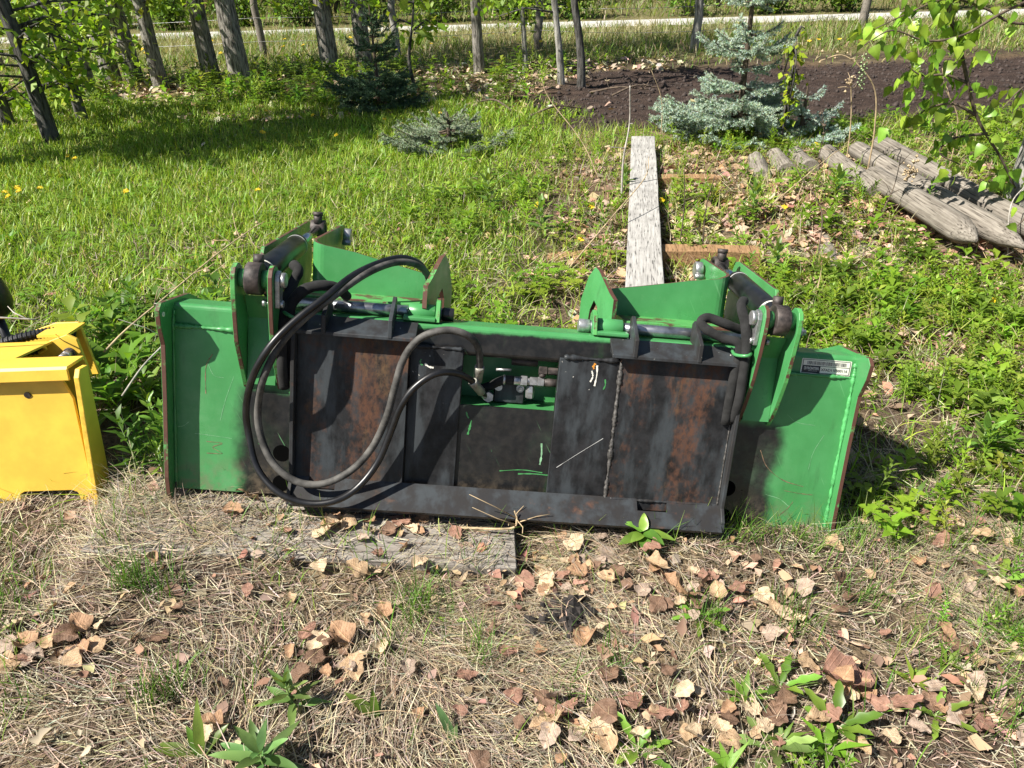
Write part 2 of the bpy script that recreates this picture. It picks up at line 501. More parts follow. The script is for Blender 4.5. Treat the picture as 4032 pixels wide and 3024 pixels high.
# ================================================================ SETTING
def axis_pts(segs):
    out = []
    for a, b, n in segs:
        out += list(np.linspace(a, b, n, endpoint=False))
    out.append(segs[-1][1])
    return np.array(out)

gx = axis_pts([(-140, -30, 8), (-30, -7, 23), (-7, -2.6, 44), (-2.6, 3.2, 200), (3.2, 7, 44), (7, 30, 23), (30, 140, 8)])
gy = axis_pts([(-60, -6, 6), (-6, 0.5, 14), (0.5, 3.4, 110), (3.4, 7, 80), (7, 10.4, 75), (10.4, 20, 40), (20, 50, 14), (50, 300, 10)])
GX, GY = np.meshgrid(gx, gy)
GZ = ground_h(GX, GY)
V = np.stack([GX.ravel(), GY.ravel(), GZ.ravel()], 1)
nx, ny = len(gx), len(gy)
idx = np.arange(nx * ny).reshape(ny, nx)
Q = np.stack([idx[:-1, :-1].ravel(), idx[:-1, 1:].ravel(), idx[1:, 1:].ravel(), idx[1:, :-1].ravel()], 1)
fx, fy = V[:, 0], V[:, 1]
soil = np.array([0.105, 0.078, 0.058]); strawc = np.array([0.20, 0.155, 0.10]); lawnc = np.array([0.055, 0.075, 0.02])
bedc = np.array([0.05, 0.036, 0.031]); vergec = np.array([0.15, 0.135, 0.065]); litc = np.array([0.15, 0.10, 0.065])
def lawn_mask(x, y):
    e = 0.5 * (fbm(x, y, 0.7, 21) - 0.5)
    return sm(2.35, 2.9, y + e) * (1 - sm(8.0, 8.7, y + e + 0.18 * (x + 2))) * (1 - sm(-0.35, 0.35, x + 1.2 * e - 0.05 - 0.1 * (y - 4)))
def bw(m):
    return m[:, None]
col = soil + (strawc - soil) * bw(sm(0.35, 0.65, fbm(fx, fy, 0.4, 1)))
col = col + (litc - col) * bw(sm(0.45, 0.7, fbm(fx, fy, 0.6, 31)) * sm(1.8, 2.6, fy))
lm = lawn_mask(fx, fy)
col = col + (lawnc - col) * bw(lm * 0.9)
col = col + (vergec - col) * bw(sm(9.5, 10.4, fy))
col = col + (bedc - col) * bw(bed_mask(fx, fy))
row = sm(9.7, 10.1, fy) * (1 - sm(10.3, 10.7, fy)) * sm(-6, -5, fx)
col = col + (bedc - col) * bw(row * 0.8)
tg = NT('ground soil')
a = tg.n('Attribute'); a.attribute_name = 'Col'
v = tg.coord('Object')
f1 = tg.noise(v, 9, 8, 0.7); f2 = tg.noise(v, 70, 5, 0.7)
c = tg.mix(1.0, a.outputs['Color'], tg.mix(tg.mr(f1, 0.25, 0.75), (0.5, 0.5, 0.5), (1.5, 1.45, 1.35)), 'MULTIPLY')
c = tg.mix(1.0, c, tg.mix(tg.mr(f2, 0.3, 0.7), (0.6, 0.6, 0.6), (1.4, 1.4, 1.4)), 'MULTIPLY')
tg.l(c, tg.b.inputs['Base Color']); tg.b.inputs['Roughness'].default_value = 0.95; tg.b.inputs['Specular IOR Level'].default_value = 0.1
tg.bump(tg.math('ADD', f1, f2), 0.9, 0.02)
ground = link('ground', np_mesh('ground', V, Q, col, [tg.m], True))
tag(ground, kind='structure')

# pale paved path beyond the trees
tp = NT('path surface'); v = tp.coord()
tp.l(tp.mix(tp.noise(v, 14, 6), (0.36, 0.345, 0.32), (0.5, 0.485, 0.455)), tp.b.inputs['Base Color']); tp.b.inputs['Roughness'].default_value = 0.9
mb = MB()
def path_y(x): return 15.0 - 0.098 * x + 0.25 * math.sin(x * 0.12)
xs = np.linspace(-60, 60, 61)
Vp = []
for x in xs:
    y = path_y(x)
    Vp += [(x, y, 0.03), (x, y + 0.8, 0.03), (x, y - 0.06, -0.05), (x, y + 0.86, -0.05)]
Fp = []
for i in range(60):
    b = i * 4
    Fp += [(b, b + 4, b + 5, b + 1), (b + 2, b + 6, b + 4, b), (b + 1, b + 5, b + 7, b + 3)]
mb.add(Vp, Fp)
tag(mb.build('path', tp.m), kind='structure')

# clods on the tilled bed
def clod_mesh():
    r = np.random.default_rng(11)
    P = r.random((7000, 2)) * [7.5, 3.6] + [-0.6, 6.5]
    P = P[r.random(len(P)) < bed_mask(P[:, 0], P[:, 1]) * 0.9 + 0.02]
    V0 = np.array([(1, 0, 0), (-1, 0, 0), (0, 1, 0), (0, -1, 0), (0, 0, 1.0), (0, 0, -0.6)])
    F0 = np.array([(0, 2, 4), (2, 1, 4), (1, 3, 4), (3, 0, 4), (2, 0, 5), (1, 2, 5), (3, 1, 5), (0, 3, 5)])
    n = len(P); s = 0.008 + 0.026 * r.random(n) ** 4
    VV = V0[None] * (s[:, None, None] * (0.6 + 0.8 * r.random((n, 6, 1))))
    an = r.random(n) * 6.28; cs, sn = np.cos(an), np.sin(an)
    X = VV[..., 0] * cs[:, None] - VV[..., 1] * sn[:, None] + P[:, :1]
    Y = VV[..., 0] * sn[:, None] + VV[..., 1] * cs[:, None] + P[:, 1:2]
    Zc = VV[..., 2] + ground_h(P[:, 0], P[:, 1])[:, None]
    T = (F0[None] + (np.arange(n) * 6)[:, None, None]).reshape(-1, 3)
    c = np.repeat(np.array([0.05, 0.037, 0.032])[None] * (0.6 + 0.9 * r.random((n, 1))), 6, 0)
    return np_mesh('soil_clods', np.stack([X, Y, Zc], 2).reshape(-1, 3), T, c, [M['litter']])
tag(link('soil_clods', clod_mesh()), 'dark crumbled soil clods on the tilled bed behind the blue spruce', 'soil', kind='stuff')

M['petal_orange'] = plain('orange overspray', (0.6, 0.25, 0.03), 0.6, 0, 0.2, 50)
# ================================================================ GRAPPLE BUCKET
bucket = empty('grapple_bucket', label='green and black grapple bucket seen from its coupler side, hoses looped across it', cat='grapple bucket')
Rm = ((0.9925, -0.0252, 0.1195), (-0.0087, 0.9615, 0.2746), (-0.1219, -0.2736, 0.9541))
org = (-0.0244, 1.6376, 0.0475)
bucket.matrix_world = Matrix([(*Rm[i], org[i]) for i in range(3)] + [(0, 0, 0, 1)])
BK = bucket
GM = [M['green'], M['rim']]
# back sheet with the valve window left open
mb = MB()
T0, T1 = 0.0, 0.008
zb, zt = -0.005, 0.43
mb.box(-0.882, -0.147, T0, T1, zb, zt); mb.box(0.099, 0.882, T0, T1, zb, zt); mb.box(-0.147, 0.099, T0, T1, zb, 0.28)
mb.build('back_sheet', M['green_sheet'], BK)
# top box beam with rounded corners
def rrect(x0, x1, y0, y1, r, k=4):
    P = []
    for cx, cy, a0 in ((x1 - r, y0 + r, -90), (x1 - r, y1 - r, 0), (x0 + r, y1 - r, 90), (x0 + r, y0 + r, 180)):
        for i in range(k + 1):
            an = rad(a0 + 90 * i / k)
            P.append((cx + r * math.cos(an), cy + r * math.sin(an)))
    return P
mb = MB(); mb.prism(rrect(0.009, 0.105, 0.408, 0.487, 0.013), 'x', -0.882, 0.882)
mb.build('top_beam', M['green_beam'], BK)
# sheet weld along the beam (only the green ends show it)
def weld(name, pts, r, m, seed=0):
    rr = np.random.default_rng(seed)
    P = catmull(pts, 10)
    n = max(12, int(sum(np.linalg.norm(P[i + 1] - P[i]) for i in range(len(P) - 1)) / 0.006))
    ts = np.linspace(0, len(P) - 1.001, n)
    Q = [P[int(t)] + (P[int(t) + 1] - P[int(t)]) * (t % 1) for t in ts]
    R = r * (0.6 + 0.6 * rr.random(n) + 0.25 * np.sin(np.arange(n) * 0.37))
    return MB().tube(Q, list(R), 6).build(name, m, BK)
weld('weld_bead', [(-0.878, 0.0, 0.431), (-0.8, 0.0, 0.431), (-0.702, 0.0, 0.431)], 0.006, M['green'], 1)
weld('weld_bead', [(0.684, 0.0, 0.431), (0.78, 0.0, 0.431), (0.878, 0.0, 0.431)], 0.005, M['green'], 2)
# floor, inner wrap and end plates
mb = MB(); mb.prism([(0.008, -0.005), (0.66, 0.175), (0.66, 0.19), (0.008, 0.012)], 'x', -0.88, 0.88)
mb.build('floor_sheet', M['green'], BK)
mb = MB(); mb.prism([(0.66, 0.17), (0.80, 0.21), (0.80, 0.215), (0.66, 0.195)], 'x', -0.9, 0.9)
mb.build('cutting_edge', M['rodsteel'], BK)
for s in (-1, 1):
    d = 0.0 if s < 0 else 0.012
    prof = [(-0.062 + d, 0.497), (-0.078 + d, 0.48), (-0.07 + d, 0.44), (-0.047 + d, 0.39), (-0.043 + d, 0.25), (-0.043 + d, 0.04), (-0.034, -0.012), (-0.018, -0.03), (-0.004, -0.012), (0.02, -0.008), (0.66, 0.165), (0.56, 0.30), (0.30, 0.44), (0.12, 0.497)]
    x0 = s * 0.882
    mb = MB(); mb.prism(prof, 'x', x0, x0 + s * 0.012, 0, 1)
    o = mb.build('end_plate', [M['green'], M['rim_rust']], BK, 0.001)
    weld('weld_bead', [(s * 0.879, -0.002, 0.0), (s * 0.879, -0.002, 0.2), (s * 0.879, -0.002, 0.42), (s * 0.879, 0.004, 0.47)], 0.004 if s < 0 else 0.0055, M['weld_green'] if s > 0 else M['green'], 5 + s)
# small hole in the left end plate: a pale ring, nothing cut through
MB().ring((-0.8815, -0.055, 0.468), 'x', 0.006, 0.0035, 0.003, 12).build('pale_hole_ring', M['dirty_white'], BK)
# centre strips
mb = MB(); mb.box(-0.283, -0.148, -0.007, -0.0005, 0.03, 0.425); mb.build('coupler_strip', M['coupler_dark'], BK, 0.0015)
mb = MB(); mb.box(0.1, 0.256, -0.012, -0.0005, 0.03, 0.427); mb.build('coupler_strip', M['coupler_dark'], BK, 0.0015)
weld('weld_bead', [(0.11, -0.011, 0.43), (0.18, -0.011, 0.43), (0.25, -0.012, 0.43)], 0.0065, M['coupler_dark'], 8)
weld('weld_bead', [(-0.28, -0.006, 0.428), (-0.22, -0.006, 0.428), (-0.15, -0.006, 0.428)], 0.0055, M['coupler_dark'], 9)
# coupler halves
for s in (-1, 1):
    xa, xb = (-0.565, -0.285) if s < 0 else (0.258, 0.565)
    mb = MB(); mb.box(xa, xb, -0.024, -0.0005, 0.03, 0.45); mb.build('coupler_plate', M['coupler'], BK, 0.001)
    xo = s * 0.565
    mb = MB(); mb.prism([(-0.0005, 0.0), (-0.0005, 0.452), (-0.05, 0.452), (-0.055, 0.43), (-0.05, 0.06), (-0.072, 0.03), (-0.075, 0.0)], 'x', xo, xo + s * 0.01)
    mb.build('coupler_side', M['lip'], BK, 0.0015)
    if s > 0:
        weld('weld_bead', [(0.2575, -0.022, 0.05), (0.2575, -0.022, 0.24), (0.2575, -0.022, 0.43)], 0.0055, M['weld'], 12)
        weld('weld_bead', [(0.5625, -0.025, 0.06), (0.5625, -0.025, 0.24), (0.5625, -0.025, 0.43)], 0.0025, M['weld'], 13)
        weld('weld_bead', [(0.27, -0.026, 0.058), (0.34, -0.026, 0.058), (0.42, -0.026, 0.058), (0.55, -0.026, 0.058)], 0.004, M['lip'], 14)
    # upper lip
    la, lb = (-0.563, -0.268) if s < 0 else (0.226, 0.563)
    mb = MB(); mb.prism([(0.009, 0.476), (-0.058, 0.447), (-0.058, 0.456), (0.009, 0.486)], 'x', la, lb)
    mb.build('upper_lip', M['lip'], BK, 0.0012)
    mb = MB(); mb.prism([(0.008, 0.45), (-0.0235, 0.4505), (-0.0235, 0.461), (0.008, 0.475)], 'x', la + 0.004, lb - 0.004)
    mb.build('lip_backing', M['coupler_dark'], BK)
    for gx_ in ((-0.495, -0.332) if s < 0 else (0.283, 0.447)):
        mb = MB(); mb.prism([(-0.06, 0.452), (-0.062, 0.498), (0.02, 0.546), (0.036, 0.536), (0.036, 0.489), (0.0, 0.482)], 'x', gx_ - 0.005, gx_ + 0.005)
        mb.build('lip_gusset', M['lip'], BK, 0.001)
# lower lip: full-width angled plate with two lock-pin notches
mb = MB()
def lipseg(x0, x1, t0, t1):
    A = np.array((-0.0245, 0.062)); B = np.array((-0.088, 0.008)); nrm = np.array((0.054, -0.0635)); nrm = nrm / np.linalg.norm(nrm) * 0.011
    p, q = A + (B - A) * t0, A + (B - A) * t1
    mb.prism([tuple(p), tuple(q), tuple(q + nrm), tuple(p + nrm)], 'x', x0, x1)
edges = [-0.565, -0.527, -0.457, 0.342, 0.424, 0.565]
for i in range(5):
    if i in (1, 3):
        lipseg(edges[i], edges[i + 1], 0.42, 1.0)
    else:
        lipseg(edges[i], edges[i + 1], 0.0, 1.0)
mb.build('lower_lip', M['lip'], BK)
for nx0, nx1 in ((-0.53, -0.454), (0.339, 0.427)):
    MB().prism([(-0.06, 0.0), (-0.02, 0.012), (-0.02, 0.006), (-0.06, -0.006)], 'x', nx0, nx1).build('notch_plate', M['coupler'], BK)
mb = MB(); mb.box(-0.565, 0.565, -0.02, -0.0005, 0.0, 0.03); mb.build('lip_backing', M['coupler_dark'], BK)
# round holes beside the coupler: none cut, flat black discs paint the shade inside
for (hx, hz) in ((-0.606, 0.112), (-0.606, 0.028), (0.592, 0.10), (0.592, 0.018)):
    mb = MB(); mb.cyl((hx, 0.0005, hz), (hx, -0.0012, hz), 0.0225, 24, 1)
    mb.build('hole_shade_disc', [M['coupler_dark'], M['hole_shade']], BK)

# hinge pins, bushes and the grapple arms
for s in (-1, 1):
    xin = -0.193 if s < 0 else 0.158
    mb = MB(); mb.cyl((xin - s * 0.002, 0.058, 0.505), (s * 0.62, 0.058, 0.505), 0.0155, 20)
    mb.build('hinge_pin', M['rodsteel'], BK)
    mb = MB(); mb.cyl((xin - s * 0.012, 0.058, 0.505), (xin + s * 0.018, 0.058, 0.505), 0.0175, 20)
    mb.build('pin_cap', M['cyl_black'] if s < 0 else M['zinc'], BK, 0.002, 2)
    mb = MB(); mb.cyl((xin + s * 0.036, 0.058, 0.505), (xin + s * 0.105, 0.058, 0.505), 0.023, 24)
    mb.build('hinge_bush', M['green'], BK, 0.0015)
    mb = MB(); mb.prism([(0.01, 0.489), (0.03, 0.54), (0.06, 0.548), (0.085, 0.535), (0.1, 0.489)], 'x', xin + s * 0.022, xin + s * 0.034, 0, 1)
    mb.build('hinge_lug', GM, BK, 0.0015)
    mb = MB(); mb.prism(rrect(0.008 if 1 else 0, 0.05, 0.4885, 0.5, 0.004), 'x', xin + s * 0.034, xin + s * 0.115)
    mb.build('hinge_pad', M['green'], BK)
    # arm weldment
    arm = BK
    xi, xo = s * 0.275, s * 0.585
    mb = MB(); mb.prism([(0.085, 0.510), (0.085, 0.522), (0.235, 0.518), (0.60, 0.46), (0.60, 0.448), (0.235, 0.506)], 'x', xi, xo, 0, 1)
    mb.build('arm_base_plate', GM, BK, 0.001)
    # bent wall: front face across, then a wing running back
    wy = 0.225; th = 0.009
    path = []
    xs_ = [0.252, 0.33, 0.40, 0.47, 0.553]
    tops = [0.584, 0.601, 0.616, 0.632, 0.644] if s < 0 else [0.590, 0.603, 0.616, 0.630, 0.642]
    for x_, t_ in zip(xs_, tops): path.append((s * x_, wy, t_))
    R_ = 0.027
    for i in range(1, 7):
        an = rad(90 * i / 6)
        path.append((s * (0.553 + R_ * math.sin(an)), wy + R_ * (1 - math.cos(an)), 0.644 + 0.012 * i / 6))
    ylast = 0.66 if s < 0 else 0.50
    for k in range(1, 7):
        yy = wy + R_ + (ylast - wy - R_) * k / 6
        path.append((s * 0.58, yy, 0.656 + 0.022 * k / 6))
    path.append((s * 0.58, ylast + 0.03, 0.672)); path.append((s * 0.58, ylast + 0.045, 0.63))
    Vw = []; n = len(path)
    for i, (x_, y_, t_) in enumerate(path):
        p0 = Vector(path[max(i - 1, 0)][:2]); p1 = Vector(path[min(i + 1, n - 1)][:2])
        t = (p1 - p0).normalized(); nr = Vector((-t.y, t.x)) * (th * s * -1)
        zlow = 0.517 - max(0, (y_ - 0.235)) * 0.16
        Vw += [(x_, y_, zlow), (x_, y_, t_), (x_ + nr.x, y_ + nr.y, t_), (x_ + nr.x, y_ + nr.y, zlow)]
    Fw = []; mi = []; sm_ = []
    for i in range(n - 1):
        b = i * 4
        for q in range(4):
            f = (b + q, b + (q + 1) % 4, b + 4 + (q + 1) % 4, b + 4 + q)
            Fw.append(f if s > 0 else f[::-1]); mi.append(1 if q == 1 else 0); sm_.append(False)
    Fw += [(0, 1, 2, 3), tuple(range((n - 1) * 4, n * 4))]; mi += [1, 1]; sm_ += [False, False]
    mb = MB(); mb.add(Vw, Fw, mi, sm_); mb.build('arm_bent_wall', [M['green'], M['rim_rust']], BK)
    # outer cheek plate
    yb = 0.74 if s < 0 else 0.56
    xk = s * 0.705
    mb = MB(); mb.prism([(0.165, 0.59), (0.185, 0.628), (yb - 0.03, 0.676), (yb, 0.672), (yb + 0.03, 0.63), (yb + 0.04, 0.5), (yb - 0.05, 0.36), (0.35, 0.42), (0.2, 0.5)], 'x', xk, xk + s * 0.01, 0, 1)
    mb.build('arm_cheek', [M['green'], M['rim_rust']], BK, 0.001)
    # tine curving down inside the bucket
    mb = MB(); mb.prism([(yb - 0.1, 0.50), (yb + 0.02, 0.6), (yb + 0.1, 0.48), (yb + 0.1, 0.33), (yb + 0.02, 0.23), (yb + 0.03, 0.34), (yb - 0.02, 0.43)], 'x', s * 0.64, s * 0.655, 0, 1)
    mb.build('grapple_tine', GM, BK, 0.001)
    # inner ear with an arched slot, turned a little inwards
    e0 = Vector((s * 0.258, 0.035 if s < 0 else 0.06)); e1 = Vector((s * 0.203 if s < 0 else 0.178, 0.25))
    if s > 0: e0 = Vector((0.238, 0.06))
    prof = [(0.0, 0.52), (0.0, 0.578), (0.14, 0.592), (0.52, 0.642), (0.64, 0.65), (0.82, 0.62), (1.0, 0.55), (1.0, 0.47), (0.72, 0.48), (0.68, 0.53), (0.58, 0.56), (0.46, 0.545), (0.40, 0.49), (0.2, 0.49)]
    d_ = (e1 - e0); nn = Vector((-d_.y, d_.x)).normalized() * 0.006
    Va = [(e0.x + d_.x * u - nn.x, e0.y + d_.y * u - nn.y, z) for u, z in prof] + [(e0.x + d_.x * u + nn.x, e0.y + d_.y * u + nn.y, z) for u, z in prof]
    k = len(prof)
    mb = MB(); mb.add(Va, [tuple(range(k)), tuple(range(k, 2 * k))[::-1]] + [(i, k + i, k + (i + 1) % k, (i + 1) % k) for i in range(k)], [0, 0] + [1] * k)
    mb.build('inner_ear', [M['green'], M['rim_rust']], BK)
    # cylinder ears on the back sheet
    fy = -0.113 if s < 0 else -0.098
    ear = [(0.0, 0.285), (-0.008, 0.29), (-0.035, 0.335), (fy + 0.028, 0.42), (fy + 0.012, 0.49), (fy + 0.002, 0.55), (fy, 0.585), (fy + 0.008, 0.602), (fy + 0.024, 0.611), (fy + 0.042, 0.610), (fy + 0.06, 0.598), (fy + 0.07, 0.575), (-0.02, 0.515), (0.03, 0.489), (0.0, 0.489)]
    for x_ in ((-0.698, -0.612) if s < 0 else (0.588, 0.672)):
        mb = MB(); mb.prism(ear, 'x', x_ - 0.006, x_ + 0.006, 0, 1)
        mb.build('cylinder_ear', [M['green'], M['rim_rust'] if abs(x_) < 0.65 else M['rim']], BK, 0.0015)
    xc = -0.655 if s < 0 else 0.63
    ec = (xc, fy + 0.035, 0.576)
    MB().cyl((xc - 0.052, ec[1], ec[2]), (xc + 0.052, ec[1], ec[2]), 0.0165, 20).build('cylinder_pin', M['rodsteel'], BK)
    for q in (-1, 1):
        MB().ring((xc + q * 0.027, ec[1], ec[2]), 'x', 0.022, 0.0168, 0.016, 24).build('pin_spacer', M['green'], BK)
    # cylinder: eye, barrel, gland, rod, rod eye
    ye = 0.63 if s < 0 else 0.485
    tip = Vector((xc, ye, 0.662)); e = Vector(ec); dr = (tip - e).normalized()
    Ltot = (tip - e).length
    cyl = empty('hydraulic_cylinder', parent=BK)
    MB().ring(ec, 'x', 0.039, 0.0168, 0.036, 32).build('base_eye', M['cast'], cyl, 0.002)
    p = lambda t: e + dr * t
    b0, b1 = 0.055, Ltot * (0.60 if s < 0 else 0.66)
    MB().tube([p(0.03), p(b0), p(b0)], [0.024, 0.031, 0.031], 28).build('end_cap', M['cyl_black'], cyl)
    MB().tube([p(b0 + 0.0005), p(b0 + 0.003), p(b1 - 0.003), p(b1)], [0.030, 0.0315, 0.0315, 0.030], 32).build('barrel', M['cyl_black'], cyl)
    MB().ring(tuple(p(b1 - 0.02)), tuple(dr), 0.0322, 0.031, 0.004, 32).build('gland_ring', M['silver_print'], cyl)
    MB().ring(tuple(p(b0 + 0.008)), tuple(dr), 0.0322, 0.031, 0.008, 32).build('white_band', M['dirty_white'], cyl)
    MB().cyl(tuple(p(b1 - 0.01)), tuple(p(Ltot - 0.02)), 0.0135, 20).build('rod', M['chrome'], cyl)
    MB().ring(tuple(tip), 'x', 0.027, 0.014, 0.045, 24).build('rod_eye', M['cast'], cyl, 0.002)
    mb = MB(); mb.cyl((tip.x, tip.y - 0.012, tip.z + 0.015), (tip.x, tip.y - 0.012, tip.z + 0.045), 0.014, 16); mb.ring((tip.x, tip.y - 0.012, tip.z + 0.046), 'z', 0.016, 0.010, 0.012, 20)
    mb.build('grease_fitting', M['cast'], cyl)
    pp = p(0.028); mb = MB(); mb.cyl((pp.x, pp.y, pp.z + 0.025), (pp.x, pp.y, pp.z + 0.052), 0.013, 16)
    mb.build('port_boss', M['cast'], cyl)
    pp = p(b0 + 0.03); mb = MB(); mb.cyl((pp.x + -s * 0.02, pp.y, pp.z - 0.02), (pp.x - s * 0.05, pp.y, pp.z - 0.035), 0.012, 12)
    mb.build('hose_port', M['zinc'], cyl)
    # pin keeper: rounded flat bar with bolts on the inner ear
    xin_ = -0.6055 if s < 0 else 0.5815
    q = 1 if s < 0 else -1
    prof = [(ec[1] - 0.019, 0.576), (ec[1] - 0.016, 0.592), (ec[1], 0.6), (ec[1] + 0.016, 0.592), (ec[1] + 0.019, 0.576), (ec[1] + 0.016, 0.51), (ec[1] - 0.012, 0.51)]
    mb = MB(); mb.prism(prof, 'x', xin_, xin_ + q * 0.012); kp = mb.build('pin_keeper', M['zinc'], BK, 0.002, 2)
    MB().cyl((xin_ + q * 0.012, ec[1], 0.577), (xin_ + q * 0.024, ec[1], 0.577), 0.0185, 20).build('pin_head', M['zinc'], BK, 0.002)
    mb = MB(); mb.tube([(xin_ - q * 0.03, ec[1] - 0.004, 0.52), (xin_ + q * 0.02, ec[1] - 0.004, 0.52)], 0.0055, 8); mb.tube([(xin_ + q * 0.012, ec[1] - 0.004, 0.52), (xin_ + q * 0.02, ec[1] - 0.004, 0.52)], 0.009, 6); mb.tube([(xin_ - q * 0.022, ec[1] - 0.004, 0.52), (xin_ - q * 0.03, ec[1] - 0.004, 0.52)], 0.009, 6)
    mb.build('keeper_bolt', M['zinc'], BK)
    # rod pin head on the wing
    MB().tube([(s * 0.572, ylast - 0.03, 0.645), (s * 0.548, ylast - 0.03, 0.645)], 0.024, 10).build('rod_pin_head', M['zinc'], BK, 0.002)
    MB().tube([(s * 0.572, ylast - 0.055, 0.625), (s * 0.545, ylast - 0.055, 0.625)], 0.009, 6).build('keeper_bolt', M['zinc'], BK)
    # small outer lug with bolt on the beam
    xl = s * 0.722
    mb = MB(); mb.prism([(0.03, 0.489), (0.035, 0.535), (0.05, 0.553), (0.072, 0.553), (0.088, 0.535), (0.1, 0.489)], 'x', xl, xl + s * 0.012, 0, 1)
    mb.build('outer_lug', GM, BK, 0.0015)
    mb = MB(); mb.tube([(xl - s * 0.012, 0.06, 0.533), (xl + s * 0.034, 0.06, 0.533)], 0.0075, 10); mb.tube([(xl + s * 0.014, 0.06, 0.533), (xl + s * 0.026, 0.06, 0.533)], 0.013, 6)
    mb.build('lug_bolt', M['zinc'], BK)
    # web plate between the ears
    mb = MB(); mb.prism([(-0.02, 0.30), (-0.0005, 0.30), (-0.0005, 0.485), (-0.04, 0.53), (-0.047, 0.53), (-0.012, 0.47)], 'x', xc - 0.035, xc + 0.035)
    mb.build('ear_web', M['green'], BK)

# main hose loops
HA = [(-0.108, 0.03, 0.328), (-0.104, -0.01, 0.39), (-0.116, -0.05, 0.452), (-0.152, -0.075, 0.483), (-0.203, -0.08, 0.487), (-0.258, -0.08, 0.461), (-0.293, -0.08, 0.409), (-0.312, -0.08, 0.331), (-0.328, -0.075, 0.256), (-0.36, -0.07, 0.172), (-0.41, -0.075, 0.107), (-0.477, -0.085, 0.069), (-0.546, -0.09, 0.072), (-0.606, -0.085, 0.115), (-0.642, -0.07, 0.182), (-0.646, -0.08, 0.257), (-0.623, -0.115, 0.344), (-0.588, -0.105, 0.425), (-0.539, -0.08, 0.487), (-0.476, -0.04, 0.543), (-0.411, 0.04, 0.595), (-0.351, 0.12, 0.621), (-0.301, 0.17, 0.618), (-0.268, 0.2, 0.592), (-0.262, 0.23, 0.55), (-0.27, 0.27, 0.50)]
HB = [(-0.081, 0.03, 0.297), (-0.118, -0.01, 0.346), (-0.163, -0.045, 0.374), (-0.214, -0.07, 0.374), (-0.263, -0.08, 0.337), (-0.295, -0.08, 0.284), (-0.315, -0.075, 0.22), (-0.346, -0.075, 0.131), (-0.393, -0.095, 0.066), (-0.447, -0.115, 0.035), (-0.516, -0.115, 0.026), (-0.587, -0.11, 0.048), (-0.646, -0.085, 0.1), (-0.671, -0.07, 0.179), (-0.675, -0.08, 0.255), (-0.646, -0.12, 0.349), (-0.603, -0.128, 0.428), (-0.551, -0.1, 0.489), (-0.495, -0.06, 0.539), (-0.437, 0.02, 0.593), (-0.375, 0.11, 0.624), (-0.325, 0.16, 0.632), (-0.281, 0.2, 0.61), (-0.272, 0.25, 0.56), (-0.27, 0.30, 0.5)]
o = MB().tube(catmull(HA, 5), 0.0092, 14).build('hydraulic_hose', M['rubber_grey'], BK)
o['label'] = 'dusty grey hydraulic hose looping over the left coupler half'
o = MB().tube(catmull(HB, 5), 0.0088, 14).build('hydraulic_hose', M['rubber'], BK)
o['label'] = 'shiny black hydraulic hose looping lowest below the left coupler half'
def ferrule(p0, p1, r, m):
    p0, p1 = Vector(p0), Vector(p1)
    q = lambda t: tuple(p0.lerp(p1, t))
    return MB().tube([q(0), q(0.03), q(0.3), q(0.33), q(0.9), q(1)], [r * .95, r * 1.05, r * 1.05, r, r, r * 0.8], 16).build('hose_ferrule', m, BK, 0.0008)
ferrule((-0.1045, -0.012, 0.388), (-0.108, 0.022, 0.338), 0.0125, M['crimp'])
ferrule((-0.12, -0.012, 0.348), (-0.092, 0.017, 0.311), 0.0118, M['crimp'])
MB().tube(catmull([(-0.092, 0.018, 0.311), (-0.083, 0.026, 0.298), (-0.072, 0.03, 0.299)], 5), 0.0075, 10).build('hose_elbow', M['zinc'], BK)
MB().tube([(-0.075, 0.02, 0.3), (-0.075, 0.034, 0.3)], 0.014, 6).build('elbow_nut', M['zinc'], BK)
# woven-sleeve hoses at the cylinders
def sleeve(P, r=0.0165):
    P = catmull(P, 6); rr = np.random.default_rng(len(P))
    w = np.convolve(rr.random(len(P) + 4), np.ones(5) / 5, 'valid')[:len(P)]
    return MB().tube(P, list(0.82 * r * (0.86 + 0.3 * w)), 14).build('hose_sleeve', M['sleeve'], BK)
sleeve([(0.565, -0.03, 0.30), (0.565, -0.055, 0.361), (0.563, -0.06, 0.435), (0.56, -0.06, 0.507), (0.551, -0.05, 0.558), (0.541, -0.03, 0.60), (0.555, 0.0, 0.61)], 0.0155)
sleeve([(0.548, -0.03, 0.29), (0.545, -0.045, 0.40), (0.548, -0.045, 0.50), (0.505, -0.035, 0.515), (0.464, -0.03, 0.533), (0.447, -0.02, 0.55), (0.468, -0.01, 0.561), (0.51, -0.015, 0.55), (0.56, 0.0, 0.535)], 0.0145)
sleeve([(-0.594, -0.03, 0.30), (-0.596, -0.05, 0.366), (-0.598, -0.045, 0.446), (-0.598, -0.02, 0.51), (-0.592, 0.04, 0.56), (-0.583, 0.05, 0.588), (-0.60, 0.07, 0.6)], 0.0165)
sleeve([(-0.578, -0.02, 0.32), (-0.58, -0.03, 0.42), (-0.585, -0.02, 0.50), (-0.567, -0.02, 0.536), (-0.539, -0.02, 0.557), (-0.504, -0.01, 0.564), (-0.475, 0.02, 0.555), (-0.46, 0.06, 0.53)], 0.0165)
MB().tube(catmull([(-0.606, -0.03, 0.497), (-0.575, -0.055, 0.488), (-0.545, -0.035, 0.476), (-0.56, 0.0, 0.486)], 6), 0.0045, 8).build('hose_guide', M['green'], BK)
MB().tube(catmull([(0.585, -0.03, 0.488), (0.56, -0.085, 0.485), (0.535, -0.06, 0.48), (0.54, -0.01, 0.486)], 6), 0.0045, 8).build('hose_guide', M['green'], BK)
